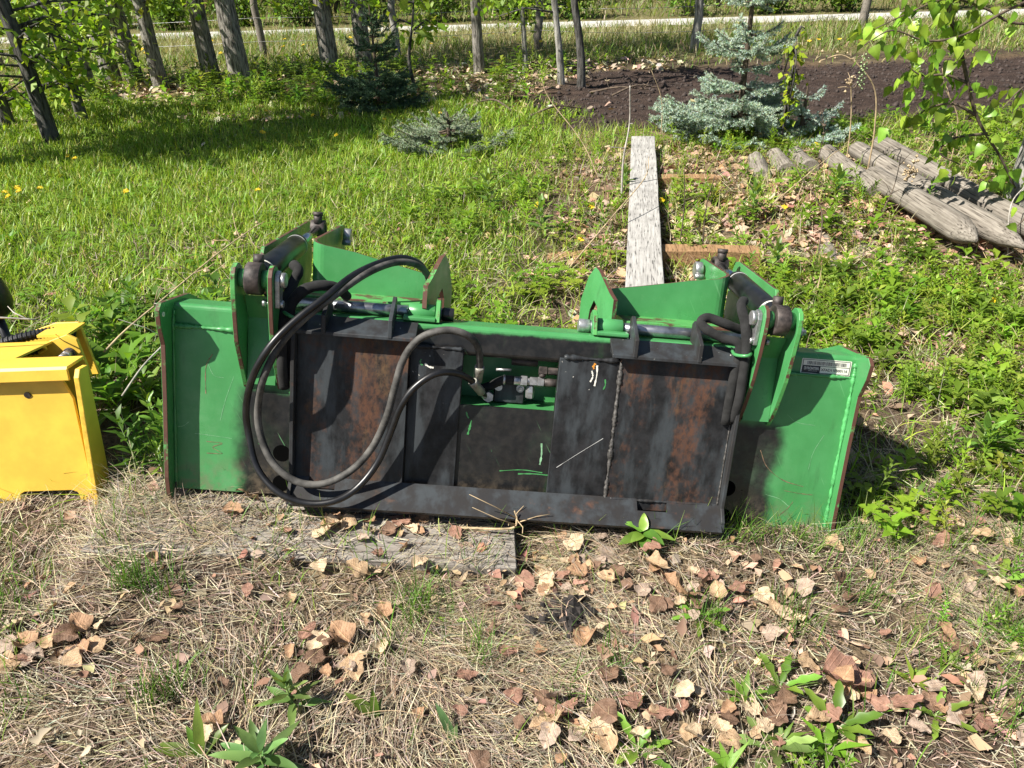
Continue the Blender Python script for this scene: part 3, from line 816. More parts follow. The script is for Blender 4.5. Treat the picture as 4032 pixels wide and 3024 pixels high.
# valve window: dark box, ledge, block and fittings
mb = MB(); mb.box(-0.16, 0.11, 0.105, 0.11, 0.27, 0.42); mb.build('window_back', M['green'], BK)
mb = MB(); mb.prism([(0.0085, 0.272), (0.104, 0.272), (0.104, 0.2785), (0.0085, 0.2785)], 'x', -0.16, 0.11); mb.build('window_ledge', M['green'], BK)
vb = empty('valve_block', parent=BK)
mb = MB(); mb.box(-0.06, 0.02, 0.045, 0.09, 0.282, 0.335); mb.build('block_body', M['coupler_dark'], vb, 0.002)
for bx_, bz_ in ((-0.05, 0.325), (0.008, 0.325)):
    mb = MB(); mb.ring((bx_, 0.041, bz_), 'y', 0.0105, 0.004, 0.003, 18); mb.tube([(bx_, 0.044, bz_), (bx_, 0.034, bz_)], 0.0055, 6); mb.build('block_bolt', M['zinc'], vb)
def fit(x0, x1, z, r, n=6, y=0.028, m='zinc'):
    return MB().tube([(x0, y, z), (x0 + 0.001, y, z), (x1 - 0.001, y, z), (x1, y, z)], [r * 0.85, r, r, r * 0.85], n, smooth=(n > 8)).build('pipe_fitting', M[m], vb)
MB().tube(catmull([(-0.1, 0.06, 0.31), (-0.07, 0.05, 0.325), (-0.04, 0.03, 0.347), (-0.012, 0.028, 0.35)], 5), 0.012, 12).build('short_hose', M['sleeve'], vb)
fit(-0.04, -0.034, 0.349, 0.0135, 16); fit(-0.012, 0.006, 0.349, 0.0115, 16); fit(0.006, 0.024, 0.349, 0.0145); fit(0.024, 0.03, 0.349, 0.010, 14); fit(0.03, 0.05, 0.3495, 0.0125); fit(0.05, 0.068, 0.35, 0.0135); fit(0.068, 0.11, 0.35, 0.011, 14, m='cast')
fit(0.052, 0.074, 0.381, 0.0115, 6, m='cast'); fit(0.076, 0.11, 0.381, 0.010, 6, m='cast'); fit(-0.02, 0.05, 0.395, 0.012, 14, 0.06, 'cast')
MB().tube([(0.062, 0.028, 0.365), (0.062, 0.028, 0.374)], 0.009, 12).build('pipe_fitting', M['cast'], vb)
MB().tube([(0.034, 0.03, 0.337), (0.034, 0.03, 0.322), (0.034, 0.03, 0.305)], [0.009, 0.012, 0.011], 6, smooth=False).build('pipe_fitting', M['zinc'], vb)
MB().tube([(-0.06, 0.04, 0.372), (-0.02, 0.04, 0.374)], 0.004, 8).build('pipe_fitting', M['zinc'], vb)
# litter lying on the ledge and lip
for i in range(4):
    bx_ = -0.06 + 0.03 * i
# scrapes through the paint: shallow raised-edge marks with a course of their own
M['scrape_pale'] = plain('pale scrape', (0.22, 0.42, 0.24), 0.6, 0, 0.2, 60)
M['scrape_rust'] = plain('rusty scrape', (0.16, 0.10, 0.06), 0.8, 0, 0.4, 60)
def scrape(pts, w, m, y=0.0):
    P = catmull([(p[0], y - 0.0006, p[1]) for p in pts], 5); rr = np.random.default_rng(len(pts) * 7 + int(abs(pts[0][0]) * 1000)); n = len(P); Vs = []
    for i, p in enumerate(P):
        q0 = P[max(i - 1, 0)]; q1 = P[min(i + 1, n - 1)]; t = (q1 - q0) / np.linalg.norm(q1 - q0); nn = np.array((-t[2], 0, t[0])) * w * rr.uniform(0.15, 0.6)
        Vs += [p - nn, p + nn]
    MB().add(Vs, [(2 * i, 2 * i + 1, 2 * i + 3, 2 * i + 2) for i in range(n - 1)]).build('paint_scrape', m, BK)
for pts, w, m in (([(-0.783, 0.365), (-0.80, 0.33), (-0.801, 0.26)], 0.0022, 'scrape_rust'), ([(-0.795, 0.34), (-0.78, 0.31), (-0.755, 0.305)], 0.001, 'scrape_pale'),
                  ([(-0.80, 0.13), (-0.76, 0.128), (-0.785, 0.115), (-0.76, 0.10), (-0.80, 0.098)], 0.0018, 'scrape_rust'), ([(-0.878, 0.165), (-0.86, 0.168), (-0.845, 0.18)], 0.0016, 'scrape_pale'),
                  ([(-0.83, 0.15), (-0.78, 0.147), (-0.735, 0.143)], 0.001, 'scrape_pale'), ([(-0.73, 0.31), (-0.75, 0.25), (-0.765, 0.19)], 0.0009, 'scrape_pale'),
                  ([(0.665, 0.215), (0.69, 0.17), (0.74, 0.135), (0.80, 0.12)], 0.0022, 'scrape_rust'), ([(0.75, 0.105), (0.79, 0.10), (0.83, 0.098)], 0.0018, 'scrape_rust'),
                  ([(0.745, 0.03), (0.765, 0.05), (0.78, 0.075)], 0.0018, 'scrape_rust'), ([(0.72, 0.32), (0.75, 0.30), (0.80, 0.295)], 0.0009, 'scrape_pale'),
                  ([(0.83, 0.27), (0.81, 0.22), (0.805, 0.17)], 0.001, 'scrape_pale'), ([(0.70, 0.09), (0.74, 0.08), (0.77, 0.06)], 0.001, 'scrape_pale'),
                  ([(0.02, 0.10), (0.06, 0.103), (0.10, 0.102)], 0.004, 'green'), ([(-0.03, 0.105), (0.03, 0.112), (0.085, 0.108)], 0.003, 'green'), ([(0.075, 0.19), (0.078, 0.16), (0.076, 0.13)], 0.005, 'scrape_pale'),
                  ([(-0.115, 0.24), (-0.118, 0.22), (-0.122, 0.20)], 0.006, 'green'), ([(-0.13, 0.262), (-0.126, 0.25), (-0.122, 0.245)], 0.005, 'green')):
    scrape(pts, w, M[m])
scrape([(0.12, 0.13), (0.17, 0.17), (0.235, 0.22)], 0.0014, M['silver_print'], -0.012)
scrape([(0.197, 0.415), (0.199, 0.39), (0.196, 0.36)], 0.005, M['dirty_white'], -0.012)
scrape([(0.185, 0.40), (0.189, 0.385), (0.184, 0.37)], 0.004, M['dirty_white'], -0.012)
scrape([(0.192, 0.42), (0.188, 0.412), (0.19, 0.405)], 0.007, M['petal_orange'], -0.012)
scrape([(0.222, 0.38), (0.224, 0.365), (0.22, 0.352)], 0.004, M['green'], -0.012)
scrape([(-0.245, 0.385), (-0.235, 0.377), (-0.222, 0.375)], 0.006, M['dirty_white'], -0.007)
scrape([(-0.255, 0.395), (-0.257, 0.385), (-0.25, 0.38)], 0.005, M['green'], -0.007)
# serial decal on the right end of the beam
dec = empty('serial_decal', parent=BK)
Dy = 0.0085
mb = MB(); mb.prism(rrect(0.738, 0.872, 0.4335, 0.4735, 0.002, 2), 'y', Dy - 0.0006, Dy); mb.build('decal_backing', M['dirty_white'], dec)
Dy -= 0.0006
mb = MB()
for (a, b, c_, d_) in ((0.741, 0.8695, 0.4702, 0.4715), (0.741, 0.8695, 0.4355, 0.4368), (0.741, 0.7425, 0.4368, 0.4702), (0.868, 0.8695, 0.4368, 0.4702), (0.7425, 0.868, 0.4542, 0.4555), (0.7425, 0.790, 0.4368, 0.4542)):
    mb.box(a, b, Dy - 0.0004, Dy, c_, d_)
mb.build('decal_border', M['navy'], dec)
rb = random.Random(4); mb = MB(); x_ = 0.753
while x_ < 0.858:
    w_ = rb.choice((0.0006, 0.0006, 0.0009, 0.0014))
    mb.box(x_, x_ + w_, Dy - 0.0004, Dy, 0.4575, 0.4672); x_ += w_ + rb.choice((0.0009, 0.0012, 0.0018))
mb.build('barcode', M['ink'], dec)
def text(body, x, z, size, m, y, sx=1.0, bold=0.0):
    cu = bpy.data.curves.new('txt', 'FONT'); cu.body = body; cu.size = size; cu.extrude = 0.00015; cu.offset = bold
    tmp = bpy.data.objects.new('txt', cu); COL.objects.link(tmp)
    bpy.context.view_layer.update()
    me = bpy.data.meshes.new_from_object(tmp.evaluated_get(bpy.context.evaluated_depsgraph_get()))
    bpy.data.objects.remove(tmp); bpy.data.curves.remove(cu)
    me.transform(Matrix.Translation((x, y, z)) @ Matrix.Rotation(rad(90), 4, 'X') @ Matrix.Diagonal((sx, 1, 1, 1)))
    me.materials.clear(); me.materials.append(m)
    return link('lettering', me, dec)
text('XFAD11E000116', 0.7925, 0.4425, 0.0102, M['ink'], Dy - 0.0003, 0.98, 0.00012)
text('FRONTIER', 0.7525, 0.4445, 0.0098, M['silver_print'], Dy - 0.0007, 0.74, 0.0003)
text('GENEVA, IA, U.S.A.', 0.7575, 0.4402, 0.0034, M['silver_print'], Dy - 0.0007, 0.9)
text('Made in USA', 0.82, 0.4345, 0.0026, M['ink'], Dy - 0.0002, 0.9)
mb = MB(); mb.prism(rrect(0.7462, 0.7512, 0.4435, 0.4515, 0.001, 2), 'y', Dy - 0.0009, Dy - 0.0004); mb.build('emblem', M['silver_print'], dec)
text('F', 0.7468, 0.4452, 0.0062, M['navy'], Dy - 0.0012, 0.9, 0.0002)

# ================================================================ YELLOW ATTACHMENT
yel = empty('yellow_attachment', label='yellow coupler frame with black corrugated hoses cut off by the left edge', cat='attachment')
yp = rad(12)
yel.matrix_world = Matrix(((1, 0, 0, -1.147), (0, math.cos(yp), math.sin(yp), 1.671), (0, -math.sin(yp), math.cos(yp), 0.078), (0, 0, 0, 1)))
YM = [M['yellow'], M['yellow_rim']]
# face sheet with foot cut-outs
mb = MB()
mb.prism([(-0.012, 0.02), (-0.012, -0.02), (-0.018, -0.05), (-0.045, -0.05), (-0.055, 0.03), (-0.07, 0.037), (-0.2, 0.037), (-0.213, 0.03), (-0.225, -0.05), (-0.72, -0.05), (-0.73, 0.037), (-0.88, 0.037), (-0.89, -0.05), (-0.93, -0.05), (-0.93, 0.358), (-0.032, 0.358), (-0.012, 0.30)], 'y', 0.026, 0.036)
mb.build('face_sheet', M['yellow'], yel, 0.001)
mb = MB(); mb.prism([(-0.0, -0.03), (0.0, 0.365), (0.012, 0.386), (0.05, 0.386), (0.078, 0.02), (0.06, -0.03), (0.03, -0.05), (0.01, -0.05)], 'x', -0.008, 0.006, 0, 1)
o = mb.build('side_plate', YM, yel, 0.002, 2)
o.matrix_local = Matrix.Translation((0.004, 0, 0)) @ Matrix.Rotation(rad(3.2), 4, 'Y')
mb = MB(); mb.prism([(0.0, 0.358), (0.0, 0.388), (0.006, 0.395), (0.09, 0.40), (0.09, 0.392), (0.008, 0.387), (0.008, 0.358)], 'x', -0.93, 0.004, 0)
mb.build('top_lip', M['yellow'], yel, 0.0015)
MB().tube([(-0.128, 0.0255, 0.315), (-0.128, 0.023, 0.3145)], 0.009, 14).build('hole_shade_disc', M['cast'], yel)  # flat dark disc on the sheet, an uncut hole's inner shade as colour
# rear arm
mb = MB(); mb.prism([(-0.40, -0.1), (-0.44, 0.25), (-0.40, 0.33), (-0.262, 0.375), (-0.155, 0.41), (-0.128, 0.395), (-0.108, 0.28), (-0.15, 0.24), (-0.25, -0.1)], 'y', 0.30, 0.312, 0, 1)
mb.build('rear_arm', YM, yel, 0.002)
mb = MB(); mb.prism([(-0.53, 0.25), (-0.42, 0.37), (-0.25, 0.42), (-0.18, 0.42), (-0.15, 0.25)], 'y', 0.42, 0.432, 0, 1)
mb.build('rear_arm', YM, yel, 0.002)
mb = MB(); mb.prism([(0.3125, 0.408), (0.4195, 0.418), (0.4195, 0.410), (0.3125, 0.400)], 'x', -0.25, -0.16); mb.build('arm_bridge', M['yellow'], yel)
mb = MB(); mb.tube([(-0.155, 0.30, 0.352), (-0.155, 0.292, 0.352)], 0.019, 18, 1); mb.tube([(-0.155, 0.292, 0.352), (-0.155, 0.272, 0.352)], 0.0145, 6); mb.tube([(-0.155, 0.272, 0.352), (-0.155, 0.25, 0.352)], 0.010, 12)
mb.build('arm_bolt', [M['zinc'], M['cast']], yel, 0.001)
def corrugated(P, r=0.019):
    P = catmull(P, 30)
    return MB().tube(P, [r * (1.0 if (i // 2) % 2 else 0.84) for i in range(len(P))], 14, smooth=False).build('corrugated_hose', M['rubber'], yel)
corrugated([(-0.62, 0.22, 0.29), (-0.45, 0.235, 0.34), (-0.36, 0.25, 0.362), (-0.28, 0.28, 0.372), (-0.22, 0.34, 0.365)])
corrugated([(-0.62, 0.3, 0.33), (-0.42, 0.33, 0.372), (-0.31, 0.35, 0.395), (-0.24, 0.38, 0.40), (-0.2, 0.42, 0.38)], 0.016)
mb = MB(); mb.tube(catmull([(-0.28, 0.27, 0.37), (-0.255, 0.265, 0.383), (-0.222, 0.275, 0.384), (-0.215, 0.285, 0.372), (-0.24, 0.29, 0.36)], 6), 0.005, 8); mb.build('hose_hook', M['yellow'], yel)
mb = MB(); mb.box(-0.9, -0.2, 0.09, 0.2985, 0.386, 0.392); mb.build('rear_shelf', M['yellow'], yel)
# black rubber bumper just entering the frame on the left
mb = MB(); prof = [(0, 0.028), (0.02, 0.05), (0.05, 0.058), (0.09, 0.055), (0.13, 0.045), (0.16, 0.03), (0.175, 0.012)]
mb.tube([(0, 0, h) for h, r in prof], [r for h, r in prof], 18); mb.tube([(0, 0, -0.36), (0, 0, 0.0)], 0.014, 10)
o = mb.build('rubber_bumper', M['rubber'], None); o.location = (-1.658, 2.3, 0.37)
tag(o, 'black rounded rubber bumper on a post at the left edge above the yellow attachment', 'bumper')
# ================================================================ BOARDS, TIMBERS, POSTS
def board(name, p0, p1, w, th, m, label, cat, seed, group=None, roll=0.0, parent=None):
    """sawn board with its top centre line from p0 to p1, uneven edges, long axis local Y"""
    p0, p1 = Vector(p0), Vector(p1); L = (p1 - p0).length
    r = np.random.default_rng(seed); n = 14
    mb = MB(); V = []
    for i in range(n + 1):
        t = i / n
        a = 0.004 * (r.random(4) - 0.5); b = 0.003 * (r.random() - 0.5) + 0.006 * math.sin(t * 3)
        V += [(-w / 2 + a[0], t * L, b), (w / 2 + a[1], t * L, b + a[2]), (w / 2 + a[1], t * L, b - th), (-w / 2 + a[0], t * L, b - th)]
    F = []
    for i in range(n):
        q = i * 4
        for k in range(4):
            F.append((q + k, q + (k + 1) % 4, q + 4 + (k + 1) % 4, q + 4 + k)[::-1])
    F += [(0, 1, 2, 3), tuple(range(n * 4, n * 4 + 4))[::-1]]
    mb.add(V, F)
    o = mb.build(name, m, parent, 0.003)
    d = (p1 - p0).normalized(); u = Vector((0, 0, 1)); x = d.cross(u).normalized(); z = x.cross(d)
    Mx = Matrix(((x.x, d.x, z.x, p0.x), (x.y, d.y, z.y, p0.y), (x.z, d.z, z.z, p0.z), (0, 0, 0, 1)))
    o.matrix_world = Mx @ Matrix.Rotation(roll, 4, 'Y')
    return tag(o, label, cat, group)
board('wooden_board', (0.55, 2.85, 0.075), (1.015, 5.72, 0.115), 0.165, 0.045, M['plank'], 'long weathered grey board lying straight back behind the bucket', 'board', 1)
board('timber', (0.62, 3.60, 0.05), (1.22, 3.52, 0.05), 0.10, 0.12, M['timber'], 'brown sawn timber crossing under the near end of the grey board', 'timber', 2)
board('timber', (0.86, 4.86, 0.055), (1.36, 4.82, 0.05), 0.09, 0.10, M['timber'], 'brown sawn timber crossing under the middle of the grey board', 'timber', 3)
board('timber', (0.2, 3.66, 0.0), (0.52, 3.63, 0.02), 0.09, 0.08, M['timber'], 'brown timber end left of the grey board, half hidden in weeds', 'timber', 4)
board('wooden_board', (-1.05, 1.50, 0.145), (-0.005, 1.52, 0.022), 0.17, 0.06, M['plank_y'], 'old grey board in front of the bucket half covered with dry grass', 'board', 5)
board('wooden_board', (-0.98, 1.69, 0.135), (-0.02, 1.70, 0.022), 0.17, 0.06, M['plank_y'], 'old grey board under the left half of the bucket', 'board', 6)
board('timber', (-0.30, 1.33, -0.01), (-0.28, 1.75, -0.01), 0.09, 0.07, M['timber'], 'short dark bearer under the grey boards in front of the bucket', 'timber', 7)

def post(p0, p1, r, label, seed, point=True, name='fence_post_log'):
    """round post; p0 is the pointed end; long axis local Y"""
    p0, p1 = Vector(p0), Vector(p1); L = (p1 - p0).length
    q = np.random.default_rng(seed); n = 20; m = 18
    ts = [0.0, 0.02, 0.05, 0.085, 0.125] + list(np.linspace(0.16, 0.985, n - 6)) + [1.0] if point else [0.0, 0.008] + list(np.linspace(0.03, 0.97, n - 4)) + [0.992, 1.0]
    rs = [0.12, 0.3, 0.55, 0.8, 0.96] if point else [0.9, 1.0]
    V = []; k = len(ts)
    lob = q.random(m) * 0.06
    for i, t in enumerate(ts):
        f = rs[i] if i < len(rs) else (1.0 if i < k - 1 else 0.93)
        f *= 1 - 0.08 * t
        for j in range(m):
            an = 2 * math.pi * j / m
            rr = r * f * (0.95 + 1.6 * lob[j] + 0.06 * q.random() - (0.10 if (j + seed) % 9 == 0 else 0.0))
            V.append((rr * math.cos(an), t * L, rr * math.sin(an) + 0.01 * math.sin(3 * t + seed)))
    F = []; S = []
    for i in range(k - 1):
        for j in range(m):
            F.append((i * m + j, (i + 1) * m + j, (i + 1) * m + (j + 1) % m, i * m + (j + 1) % m)); S.append(True)
    F += [tuple(range(m)), tuple(range((k - 1) * m, k * m))[::-1]]; S += [False, False]
    mb = MB(); mb.add(V, F, 0, S); o = mb.build(name, M['post_wood'])
    d = (p1 - p0).normalized(); u = Vector((0, 0, 1)); x = d.cross(u).normalized(); z = x.cross(d)
    o.matrix_world = Matrix(((x.x, d.x, z.x, p0.x), (x.y, d.y, z.y, p0.y), (x.z, d.z, z.z, p0.z), (0, 0, 0, 1)))
    tag(o, label, 'post', 'weathered round posts lying right of the grey board')
    return o
post((2.25, 3.50, 0.055), (2.22, 4.62, 0.085), 0.066, 'grey pointed post, nearest of the lying posts, tip towards the camera', 1)
post((2.17, 4.42, 0.03), (2.20, 5.30, 0.065), 0.062, 'blunt grey post lying in line behind the nearest pointed post', 2, False)
post((2.44, 3.42, 0.05), (2.40, 5.30, 0.075), 0.062, 'grey post, middle one of the long lying posts, among dead leaves', 3)
post((2.66, 3.38, 0.05), (2.60, 5.40, 0.08), 0.060, 'grey post, farthest right of the lying posts beside the tree', 4)
post((1.80, 3.62, -0.10), (1.86, 4.25, -0.06), 0.07, 'half buried grey post among dead leaves left of the pointed post', 5, False)
post((1.60, 3.5, -0.105), (1.70, 4.0, -0.08), 0.065, 'grey post sunk in the litter, leftmost of the near lying posts', 6, False)
post((1.62, 4.82, 0.02), (1.72, 5.3, 0.03), 0.06, 'short grey post end behind the leaf mound, left one of three', 7, False)
post((1.80, 4.90, 0.03), (1.88, 5.4, 0.03), 0.062, 'short grey post end behind the leaf mound, middle one of three', 8, False)
post((1.97, 4.95, 0.035), (2.02, 5.4, 0.03), 0.06, 'short grey post end behind the leaf mound, right one of three', 9, False)

# ================================================================ WIRE FENCE
fence = empty('wire_fence', (0, 12, 0), 'thin wire fence on slim wooden posts beyond the tree row', 'fence')
fp = [(-7.2, 12.0, 0.06), (-3.36, 11.85, 0.055), (-1.35, 10.95, 0.05), (0.57, 12.08, 0.06), (2.63, 11.24, 0.062), (5.72, 13.2, 0.07), (9.0, 13.0, 0.07)]
for i, (x, y, r) in enumerate(fp):
    mb = MB(); q = np.random.default_rng(i)
    mb.tube([(x + 0.012 * q.standard_normal(), y - 12, z) for z in np.linspace(-0.1, 1.45, 7)], [r * (1 - 0.03 * k) for k in range(7)], 10)
    mb.build('post', M['bark_pale'] if i in (2, 4) else M['post_wood'], fence)
wl = [fp[0], fp[1], fp[3], (2.63, 11.24, 0), fp[5], fp[6]]
for h in (0.25, 0.55, 0.85, 1.15):
    P = []
    for i in range(len(wl) - 1):
        for t in np.linspace(0, 1, 6, endpoint=False):
            P.append((wl[i][0] + (wl[i + 1][0] - wl[i][0]) * t, wl[i][1] + (wl[i + 1][1] - wl[i][1]) * t - 12 - 0.05, h - 0.03 * math.sin(math.pi * t)))
    MB().tube(P, 0.0025, 4).build('wire', M['zinc'], fence)

# ================================================================ VEGETATION TOOLS
def blades(P, L, W, head, th0, bend, turn, S, lift=0.0, flat=None, tipw=0.12):
    """ribbons: P (n,2) ground points, L length, W width, head heading, th0 start angle from vertical, bend added angle, turn heading change"""
    n = len(P)
    z0 = cover_h(P[:, 0], P[:, 1]); z = z0 + lift
    X = np.zeros((n, S + 1, 3)); X[:, 0, 0] = P[:, 0]; X[:, 0, 1] = P[:, 1]; X[:, 0, 2] = z
    ang = []
    for j in range(S):
        t = (j + 0.5) / S
        th = th0 + bend * t; a = head + turn * t
        st = (L / S)
        X[:, j + 1, 0] = X[:, j, 0] + st * np.sin(th) * np.cos(a)
        X[:, j + 1, 1] = X[:, j, 1] + st * np.sin(th) * np.sin(a)
        X[:, j + 1, 2] = X[:, j, 2] + st * np.cos(th)
    if flat is not None:
        X[:, :, 2] = np.maximum(X[:, :, 2], (z0 + flat)[:, None])
    tw = rng.random(n) * 1.2 - 0.6
    a = head + turn * 0.5
    D = np.stack([-np.sin(a) * np.cos(tw), np.cos(a) * np.cos(tw), np.sin(tw)], 1)
    prof = np.interp(np.linspace(0, 1, S + 1), [0, 0.35, 1], [0.75, 1.0, tipw])
    off = D[:, None, :] * (W[:, None, None] * 0.5 * prof[None, :, None])
    V = np.stack([X - off, X + off], 2).reshape(n, -1, 3)
    T = []
    for j in range(S):
        b = 2 * j
        T += [(b, b + 1, b + 3), (b, b + 3, b + 2)]
    T = (np.array(T)[None] + (np.arange(n) * 2 * (S + 1))[:, None, None]).reshape(-1, 3)
    return V.reshape(-1, 3), T

def palette(n, cols, var=0.25, r=rng):
    c = np.array(cols)[r.integers(0, len(cols), n)]
    return np.clip(c * (1 + var * (r.random((n, 1)) * 2 - 1)) * (1 + 0.08 * r.standard_normal((n, 3))), 0.003, 1)

def stuff(name, V, T, c, mat, label, cat, reps):
    me = np_mesh(name, V, T, np.repeat(c, reps, 0), [mat])
    return tag(link(name, me), label, cat, kind='stuff')

def scatter(n, x0, x1, y0, y1, dens, r=rng):
    P = np.stack([x0 + (x1 - x0) * r.random(n), y0 + (y1 - y0) * r.random(n)], 1)
    return P[r.random(n) < np.clip(dens(P[:, 0], P[:, 1]), 0, 1)]

def seg_mask(x, y, ax, ay, bx, by, w):
    d = np.array([bx - ax, by - ay]); L2 = d @ d
    t = np.clip(((x - ax) * d[0] + (y - ay) * d[1]) / L2, 0, 1)
    return np.hypot(x - ax - t * d[0], y - ay - t * d[1]) < w

def keep(x, y):
    """1 where plants may stand (not on boards, posts, under machines)"""
    m = np.ones(len(x), bool)
    m &= ~((x > -0.92) & (x < 0.9) & (y > 1.70) & (y < 2.3))
    m &= ~((x > -2.1) & (x < -1.12) & (y > 1.74) & (y < 2.1))
    m &= ~seg_mask(x, y, 0.55, 2.8, 1.01, 5.72, 0.10)
    m &= ~seg_mask(x, y, 2.24, 3.5, 2.2, 5.3, 0.08)
    m &= ~seg_mask(x, y, 2.44, 3.45, 2.4, 5.3, 0.08)
    m &= ~seg_mask(x, y, 2.65, 3.4, 2.6, 5.4, 0.08)
    return m

# ---- dry straw mat in the foreground
STRAW = [(0.48, 0.395, 0.255), (0.56, 0.48, 0.33), (0.40, 0.32, 0.20), (0.31, 0.255, 0.185), (0.43, 0.37, 0.28), (0.21, 0.155, 0.10), (0.26, 0.22, 0.17)]
def straw_d(x, y):
    f = fbm(x, y, 0.45, 41)
    d = 0.14 + 1.0 * sm(0.36, 0.60, f)
    d = np.where((x > -0.42) & (x < -0.01) & (y > 1.41) & (y < 1.6), 0.22 * d, d)
    d = d * (1 - 0.6 * (1 - sm(0.95, 1.2, y + 0.2 * (x - 0.2))) * (1 - sm(-0.2, 0.3, x)))
    return d * keep(x, y)
P = scatter(66000, -1.75, 1.9, 0.72, 2.0, lambda x, y: straw_d(x, y) * (1 - 0.75 * sm(0.9, 1.15, x) * sm(1.55, 1.75, y)))
n = len(P)
sw = vnoise(P[:, 0], P[:, 1], 0.42, 55) * 2 * math.pi * 1.1
head = sw + rng.normal(0, 0.55, n)
L = 0.035 + 0.12 * rng.random(n) ** 1.8
V, T = blades(P, L, 0.0010 + 0.0011 * rng.random(n) ** 2, head, rad(72) + rng.normal(0, 0.2, n), rad(24) + rng.normal(0, 0.28, n), rng.normal(0, 0.7, n), 4, 0.004 + 0.018 * rng.random((n)) * sm(0.4, 0.65, fbm(P[:, 0], P[:, 1], 0.3, 77)), 0.003 + 0.014 * rng.random(n))
stuff('dry_grass', V, T, palette(n, STRAW, 0.3), M['straw'], 'pale dry grass matted over the ground in front of the bucket', 'dry grass', 10)
# short chaff close to the soil
P = scatter(40000, -1.75, 1.9, 0.72, 2.0, lambda x, y: 0.8 * keep(x, y) * np.where((x > -0.42) & (x < -0.01) & (y > 1.41) & (y < 1.6), 0.2, 1)); n = len(P)
V, T = blades(P, 0.015 + 0.04 * rng.random(n), 0.0014 + 0.0022 * rng.random(n), rng.random(n) * 6.28, np.full(n, rad(85)), rng.normal(0, 0.3, n), rng.normal(0, 0.4, n), 2, 0.004, 0.002 + 0.006 * rng.random(n), 0.5)
stuff('dry_chaff', V, T, palette(n, [(0.34, 0.27, 0.2), (0.22, 0.17, 0.13), (0.45, 0.38, 0.28), (0.14, 0.10, 0.075)], 0.3), M['straw'], 'broken bits of dry stalk on bare soil at the bottom of the view', 'chaff', 6)
# straw thinly behind and beside the machines
P = scatter(42000, -2.2, 3.2, 1.7, 5.6, lambda x, y: (0.5 * sm(0.35, 0.6, fbm(x, y, 0.5, 61)) * (1 - 0.9 * lawn_mask(x, y)) + 0.2) * keep(x, y)); n = len(P)
V, T = blades(P, 0.06 + 0.14 * rng.random(n), 0.0018 + 0.0016 * rng.random(n), rng.random(n) * 6.28, rad(66) + rng.normal(0, 0.3, n), rad(25) + rng.normal(0, 0.3, n), rng.normal(0, 0.6, n), 3, 0.005, 0.004 + 0.02 * rng.random(n))
stuff('dry_grass', V, T, palette(n, STRAW, 0.3), M['straw'], 'scattered dry stalks among the weeds beside and behind the bucket', 'dry grass', 8)

# ---- thin green grass in the foreground
def fg_green(x, y):
    c = sm(0.52, 0.72, fbm(x, y, 0.28, 91))
    right = sm(0.75, 1.2, x + 0.8 * (y - 1.3))
    left = sm(-0.75, -1.05, x) * 0.35
    bucket_edge = np.exp(-((y - 1.62 + 0.05 * x) / 0.05) ** 2) * sm(0.3, 0.5, x)
    return (0.22 * c + 0.5 * right * (0.4 + c) + left * c + 0.9 * bucket_edge + 0.015) * keep(x, y)
P = scatter(30000, -1.75, 2.0, 0.72, 2.1, fg_green); n = len(P)
GRN = [(0.09, 0.19, 0.025), (0.12, 0.24, 0.03), (0.07, 0.15, 0.02), (0.17, 0.27, 0.04), (0.20, 0.26, 0.06)]
V, T = blades(P, 0.035 + 0.075 * rng.random(n), 0.0016 + 0.0016 * rng.random(n), rng.random(n) * 6.28, rad(10) + np.abs(rng.normal(0, 0.3, n)), rad(35) + rng.normal(0, 0.35, n), rng.normal(0, 0.3, n), 4, 0.0)
stuff('grass', V, T, palette(n, GRN, 0.3), M['grass'], 'thin green grass blades coming up through the straw', 'grass', 10)
# dense little tufts
tc = np.array([(-0.735, 1.075), (-0.72, 1.09), (-0.9, 1.33), (-0.83, 1.36), (-0.25, 1.27), (-0.22, 1.33), (-0.27, 1.22), (0.12, 1.05), (0.62, 1.27), (0.98, 1.1), (1.02, 1.0), (-1.2, 1.3), (0.62, 1.6), (0.75, 1.58), (0.9, 1.6), (0.43, 1.26), (-0.1, 1.17), (0.2, 1.15), (0.86, 1.34), (1.15, 1.25)])
ts_ = rng.uniform(0.008, 0.045, (len(tc), 1, 2))
P = (tc[:, None, :] + rng.normal(0, 0.02, (len(tc), 1, 2)) + rng.normal(0, 1, (len(tc), 80, 2)) * ts_).reshape(-1, 2)
P = P[rng.random(len(P)) < np.repeat(rng.uniform(0.25, 1, len(tc)), 80)]; n = len(P)
V, T = blades(P, 0.05 + 0.08 * rng.random(n), 0.0016 + 0.001 * rng.random(n), rng.random(n) * 6.28, rad(8) + np.abs(rng.normal(0, 0.22, n)), rad(30) + rng.normal(0, 0.3, n), rng.normal(0, 0.3, n), 4, 0.0)
stuff('grass', V, T, palette(n, GRN[:3], 0.3), M['grass'], 'dense small tufts of dark green grass standing in the straw', 'grass', 10)

